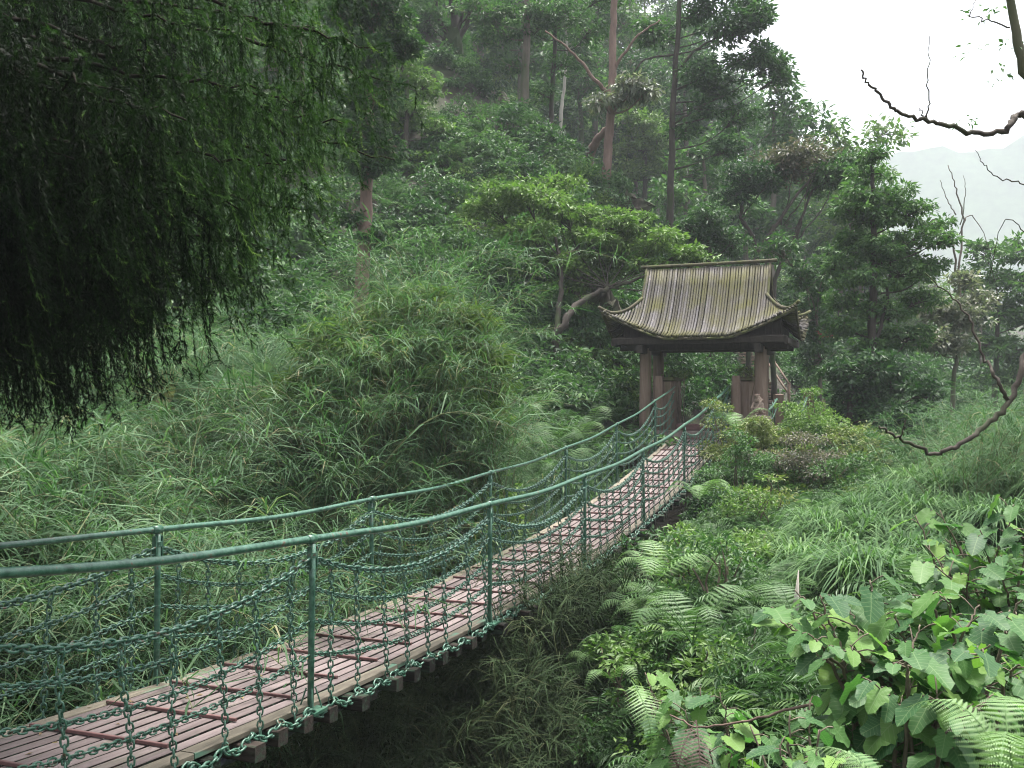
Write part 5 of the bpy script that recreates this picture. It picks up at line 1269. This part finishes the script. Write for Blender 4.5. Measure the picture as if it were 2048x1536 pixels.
for i in range(34):
    px = RNG.uniform(1050, 1650); d = RNG.uniform(5.5, 15)
    x, y = xyd(px, d)
    w = (x-C0[0])*NR[0] + (y-C0[1])*NR[1]
    if w < 0.8: continue
    fern('green fern in the shade close under the deck edge' if w < 1.9 else 'green fern among the bushes between the bridge and the arching grass' if d > 8.5 else 'green fern among the undergrowth above the ivy-leaved vine', (x, y, gz(x, y)+0.25), 'mid', 7, RNG.uniform(0.55, 0.85))
fern_px(1262,1360,3.9,'bright',1,0.52,'single bright green fern frond hanging over the dark gully', az=[math.radians(188)], tilt=(-1.15,0), group='striking fern fronds')
fern_px(1225,1365,5.0,'bright',2,0.36,'small bright fern just beside the hanging frond', az=[2.4,3.6], group='striking fern fronds')
fern_px(1392,1440,4.2,'brown',2,0.36,'withered brown fern under the ivy-leaved vine', az=[3.1,2.5], tilt=(-1.35,0), group='striking fern fronds')
fern_px(1310,1165,8.4,'bright',6,0.75,'bright fern spreading on the bank below the middle of the bridge', group='striking fern fronds')
fern_px(1385,1290,6.4,'mid',6,0.8,'broad fern with arching fronds above the ivy-leaved vine', group='striking fern fronds')
fern_px(1400,1000,15.0,'bright',7,0.8,'yellowish fern at the bank edge below the shaded deck end', group='striking fern fronds')
fern_px(2030,1630,2.3,'bright',5,0.44,'large pale green fern crowding the corner beside the broad-leaved shrub', az=[0.1,-0.5,0.7,2.6,-1.0], tilt=(0.35,0), group='striking fern fronds')
fern_px(1790,1690,2.7,'bright',5,0.42,'pale green fern under the broad-leaved shrub', az=[0.9,0.3,1.5,-0.4,2.2], tilt=(0.1,0), group='striking fern fronds')
fern_px(1475,862,20.3,'bright',7,1.0,'yellowish fern topping the bank where the bridge rails end', group='striking fern fronds')
for i, (px, d) in enumerate([(1040,21),(1090,22),(1000,20),(1150,23),(1060,23.5),(1180,24),(960,22),(1110,20.5)]):
    x, y = xyd(px, d); fern('big fern at the foot of the hillside beyond the handrail', (x, y, gz(x, y)+0.3), 'mid', 8, 1.5, group='big ferns at the hillside foot')

# fan palm at the left
palm = thing('fan_palm', (*xyd(500, 15.4), gz(*xyd(500, 15.4))), 'small fan palm with splayed pointed leaflets in the thicket', 'palm')
pb = np.array(palm.location)
mb = MB(); tube(mb, smooth_path([pb, pb+[0.03,0,0.5], pb+[0,0,0.9]], 4), 0.05, 7, rough=0.15); mb.build('trunk', 'twig', palm, True)
for q, (px, py) in enumerate([(530,755),(470,765),(440,790),(550,775),(500,735),(410,775),(345,800)]):
    c = P(px, py, 15.2+0.1*q); lf = MB(); tube(lf, smooth_path([pb+[0,0,0.85], (pb+[0,0,0.85]+c)/2+[0,0,0.08], c], 4), 0.009, 5, 0.3)
    ax = math.atan2(c[2]-pb[2]-0.8, c[0]-pb[0]); n = 24; a = ax + np.linspace(-1.35, 1.35, n)
    d = np.column_stack([np.cos(a), RNG.normal(-0.2, 0.1, n), np.sin(a)]); stamp(lf, BLADE, np.repeat(c[None], n, 0), d, np.broadcast_to(np.array([0, -1.0, 0.3]), (n, 3)), RNG.uniform(0.5, 0.68, n), RNG.uniform(0.4, 0.8, n) if q < 6 else 1.0)
    lf.build('leaf', 'reed_leaf', palm)

# broad-leaved shrubs: every leaf is a part
def lobed_leaf(lobes=True):
    """heart-shaped blade with toothed, lightly lobed margin; x across, y along, unit length"""
    n = 15; out = []
    for i in range(n):
        a = math.pi*(1 - i/(n-1)); base = 0.42 + 0.16*math.cos(a*2)*0.4 + 0.30*max(0, math.cos(a))**3
        r = base*(1.0 + (0.20*math.cos(a*5.0) if lobes else 0.05*math.cos(a*3.0)))*(1.0 if i % 2 else 0.90)
        if i == 0: r = 0.20
        if i == n-1: r = 0.92
        out.append((r*math.sin(a)*1.08, 0.28 + r*math.cos(a)*0.92))
    V = [(0, 0.02, -0.01), (0, 0.30, -0.03), (0, 0.60, -0.05)]
    ring = [(x, y) for x, y in out] + [(-x, y) for x, y in out[1:-1][::-1]]
    V += [(x, y, 0.16*abs(x) - 0.30*max(0, y-0.35)**1.6 - 0.25*x*x) for x, y in ring]
    m = len(ring)
    Fc = []
    for i in range(m):
        j = (i+1) % m; y = (ring[i][1]+ring[j][1])/2
        Fc.append([1 if y < 0.45 else 2, 3+i, 3+j])
    for i in range(m):
        j = (i+1) % m
        ci = 1 if (ring[i][1]+ring[j][1])/2 < 0.45 else 2; h = (j+1) % m
        cj = 1 if (ring[j][1]+ring[h][1])/2 < 0.45 else 2
        if ci != cj: Fc.append([ci, 3+j, cj])
    V[0] = V[1]
    return np.array(V), np.array(Fc)
LL = []
for i in range(4):
    tv, tf = lobed_leaf(i % 2 == 0); tv = tv.copy(); tv[:, 2] += RNG.normal(0, 0.022, len(tv)); tv[:, 0] *= RNG.uniform(0.9, 1.1)
    mb = MB(); mb.add(tv, tf, 0.5); LL.append(mb.mesh('leaf', 'broad_leaf', True))
def broad_shrub(label, canes, size, step, group, cat='shrub', name='broad_leaved_shrub'):
    g = canes[0][0]
    t = thing(name, (g[0], g[1], g[2]), label, cat, group)
    st = MB()
    for cane in canes:
        p = smooth_path(cane, 8, 0.004); tube(st, p, np.linspace(0.010, 0.003, len(p)), 6)
        sl = np.concatenate([[0], np.cumsum(np.linalg.norm(np.diff(p, axis=0), axis=1))]); q = sl[-1]*0.25; side = 1
        while q < sl[-1]:
            a = np.array([np.interp(q, sl, p[:, i]) for i in range(3)]); az = RNG.uniform(0, 6.28)
            dv = np.array([math.cos(az), math.sin(az)*0.8 - 0.25, RNG.uniform(0.0, 0.7)]); dv = unit(dv)*RNG.uniform(0.05, 0.13)*size/0.14
            b = a+dv; tube(st, smooth_path([a, a+dv*0.6+[0, 0, 0.008], b], 2), 0.0028, 4)
            s = size*RNG.uniform(0.55, 1.25)
            yd = unit(np.array([dv[0], dv[1], 0]) + np.array([0, -0.25, -abs(RNG.normal(0.25, 0.25))])*np.linalg.norm(dv[:2])*1.5 + RNG.normal(0, 0.012, 3))
            nz = unit(np.array([0, -0.12, 1.0]) + RNG.normal(0, 0.26, 3)); xd = unit(np.cross(yd, nz)); zz = np.cross(xd, yd)
            m4 = lmat(b, xd*s, yd*s, zz*s); link('leaf', LL[RNG.integers(0, 4)], t, m4)
            q += step*RNG.uniform(0.6, 1.4)
    st.build('stems', 'twig', t, True); return t
def gp(px, d): x, y = xyd(px, d); return np.array([x, y, gz(x, y)-0.05])
G_S = 'broad-leaved shrubs on the near bank'
canes = []
for (ex, ey, d) in [(1530,1215,4.6),(1590,1180,4.4),(1640,1190,4.3),(1680,1240,4.2),(1740,1160,4.3),(1790,1230,4.1),(1840,1250,4.0),(1900,1200,4.1),(1960,1210,4.0),(2020,1220,4.0),(1620,1270,4.0),(1700,1290,3.9),(1820,1290,3.7),(1900,1300,3.7),(1980,1290,3.6),(2040,1330,3.6),(1760,1380,3.6),(1870,1400,3.5),(1960,1420,3.3),(1700,1220,4.4),(1860,1180,4.3),(2060,1180,4.1),(1560,1240,4.3),(1780,1330,3.8)]:
    b = gp(1850+RNG.uniform(-130, 150), 4.1+RNG.uniform(-0.3, 0.3)); e = P(ex, ey, d)
    canes.append([b, b*0.5+e*0.5+np.array([0.02, 0, 0.22]), b*0.2+e*0.8+np.array([0, 0, 0.12]), e])
broad_shrub('large broad-leaved shrub with lobed glossy leaves on the near bank', canes, 0.118, 0.05, G_S)
canes = []
for (ex, ey, d) in [(1830,1030,5.4),(1880,1020,5.5),(1900,1080,5.3),(1960,1060,5.2),(2030,1010,5.2),(2060,1060,5.1),(1850,1090,5.2),(1990,1110,5.0),(1940,1130,5.0),(1870,1130,5.0)]:
    b = gp(1960+RNG.uniform(-60, 100), 5.3); e = P(ex, ey, d); canes.append([b, b*0.45+e*0.55+np.array([0.0, 0, 0.05]), e])
broad_shrub('upright broad-leaved shrub in front of the arching grass', canes, 0.118, 0.052, G_S)
canes = []
for (ex, ey, d) in [(1290,1345,5.2),(1340,1380,5.1),(1400,1375,5.0),(1440,1385,5.0),(1300,1410,5.0),(1370,1420,4.9),(1450,1410,4.8),(1420,1470,4.6)]:
    b = gp(1470+RNG.uniform(-40, 60), 4.9); e = P(ex, ey, d); canes.append([b, b*0.4+e*0.6+np.array([0, 0, 0.12]), e])
broad_shrub('ivy-leaved vine trailing over ferns at the gully edge', canes, 0.105, 0.055, G_S, 'vine', 'leafy_vine')
canes = []
for (ex, ey, d) in [(1640,1460,3.4),(1580,1430,3.7),(1560,1490,3.6),(1680,1500,3.2),(1500,1450,4.0),(1620,1400,3.9)]:
    b = gp(1610+RNG.uniform(-40, 60), 3.7); e = P(ex, ey, d); canes.append([b, b*0.4+e*0.6+np.array([0, 0, 0.06]), e])
broad_shrub('small low shrub with tender green leaves near the red-brown twig', canes, 0.085, 0.05, G_S)
tw = thing('bare_twig', P(1370,1455,4.6), 'long thin red-brown twig arching over the bank plants', 'twig')
mb = MB(); tube(mb, smooth_path([P(1340,1430,4.7), P(1400,1455,4.6), P(1500,1440,4.5), P(1600,1412,4.4), P(1680,1405,4.4)], 6, 0.003), np.linspace(0.004, 0.008, 25), 5); mb.build('stem', 'bark_pink', tw, True)
for px, py, d in ((1590,1190,9.5),):
    p = P(px, py+60, d); t = thing('dead_stalk', (p[0], p[1], gz(p[0], p[1])), 'pale pointed dead stalk standing below the arching grass', 'stalk')
    mb = MB(); tube(mb, [p*[1,1,0]+UP*gz(p[0], p[1]), P(1592, 1210, d), P(1597, 1140, d)], [0.045, 0.03, 0.004], 7); mb.build('stem', 'bark_pale', t, True)

# rock pillars showing through the hillside
for i, (px, py, d, h, w, lab) in enumerate([(885,300,41.5,1.5,0.35,'narrow pale rock face low on the crag'),(942,215,44,1.4,0.4,'pale upright rock under the crag tree'),(925,380,38.5,1.7,0.45,'brown rock rib on the slope below the crag'),(1003,465,35.5,1.5,0.4,'brown rock rib behind the spreading tree'),(905,130,46.5,3.0,1.0,'dark crag of rock and roots under the many-stemmed tree'),(990,230,44.5,1.8,0.8,'broken earthy rock bank just under the spur crest'),(1250,408,37.6,0.7,0.8,'overhung earth bank at the foot of the reddish tree'),(1205,590,30,1.3,0.4,'weathered rock stump behind the spreading tree')]):
    c = P(px, py, d); n = 20; rows_ = 15; V = []; ph = RNG.uniform(0, 6.28, 6)
    for j in range(rows_):
        t_ = j/(rows_-1); sc2 = (0.9+0.35*math.sin(3*t_+i))*(1-0.75*t_**3)
        for q in range(n):
            a = 2*math.pi*q/n; rr2 = w*sc2*(1+0.22*math.sin(3*a+ph[0]+2*t_)+0.16*math.sin(5*a+ph[1]-5*t_)+0.12*math.sin(9*t_+ph[2]+2*a))*RNG.uniform(0.88, 1.12); V.append(c + np.array([rr2*math.cos(a), rr2*0.8*math.sin(a)+0.35, (t_-0.6)*h*1.5+RNG.normal(0, 0.09)]))
    idx = np.arange(rows_*n).reshape(rows_, n); mb = MB()
    mb.add(V, [np.stack([idx[:-1], np.roll(idx, -1, 1)[:-1], np.roll(idx, -1, 1)[1:], idx[1:]], -1).reshape(-1, 4), idx[-1][None]])
    tag(mb.build('rock_outcrop', 'rock'), lab, 'rock', 'rocks on the hillside')

# ------------------------------------------------------------------ haze
mb = MB(); box(mb, (440, 340, 115), (1,0,0), (0,1,0), (0,0,1), (940, 520, 137))
m, nt, out = newmat('haze')
pv = nt.nodes.new('ShaderNodeVolumePrincipled')
pv.inputs['Color'].default_value = (0.88, 0.94, 1.0, 1); pv.inputs['Density'].default_value = HAZE; pv.inputs['Anisotropy'].default_value = 0.0
nt.links.new(pv.outputs[0], out.inputs['Volume'])
hz = mb.build('haze', 'haze'); tag(hz, 'pale mist hanging in the valley', kind='stuff')
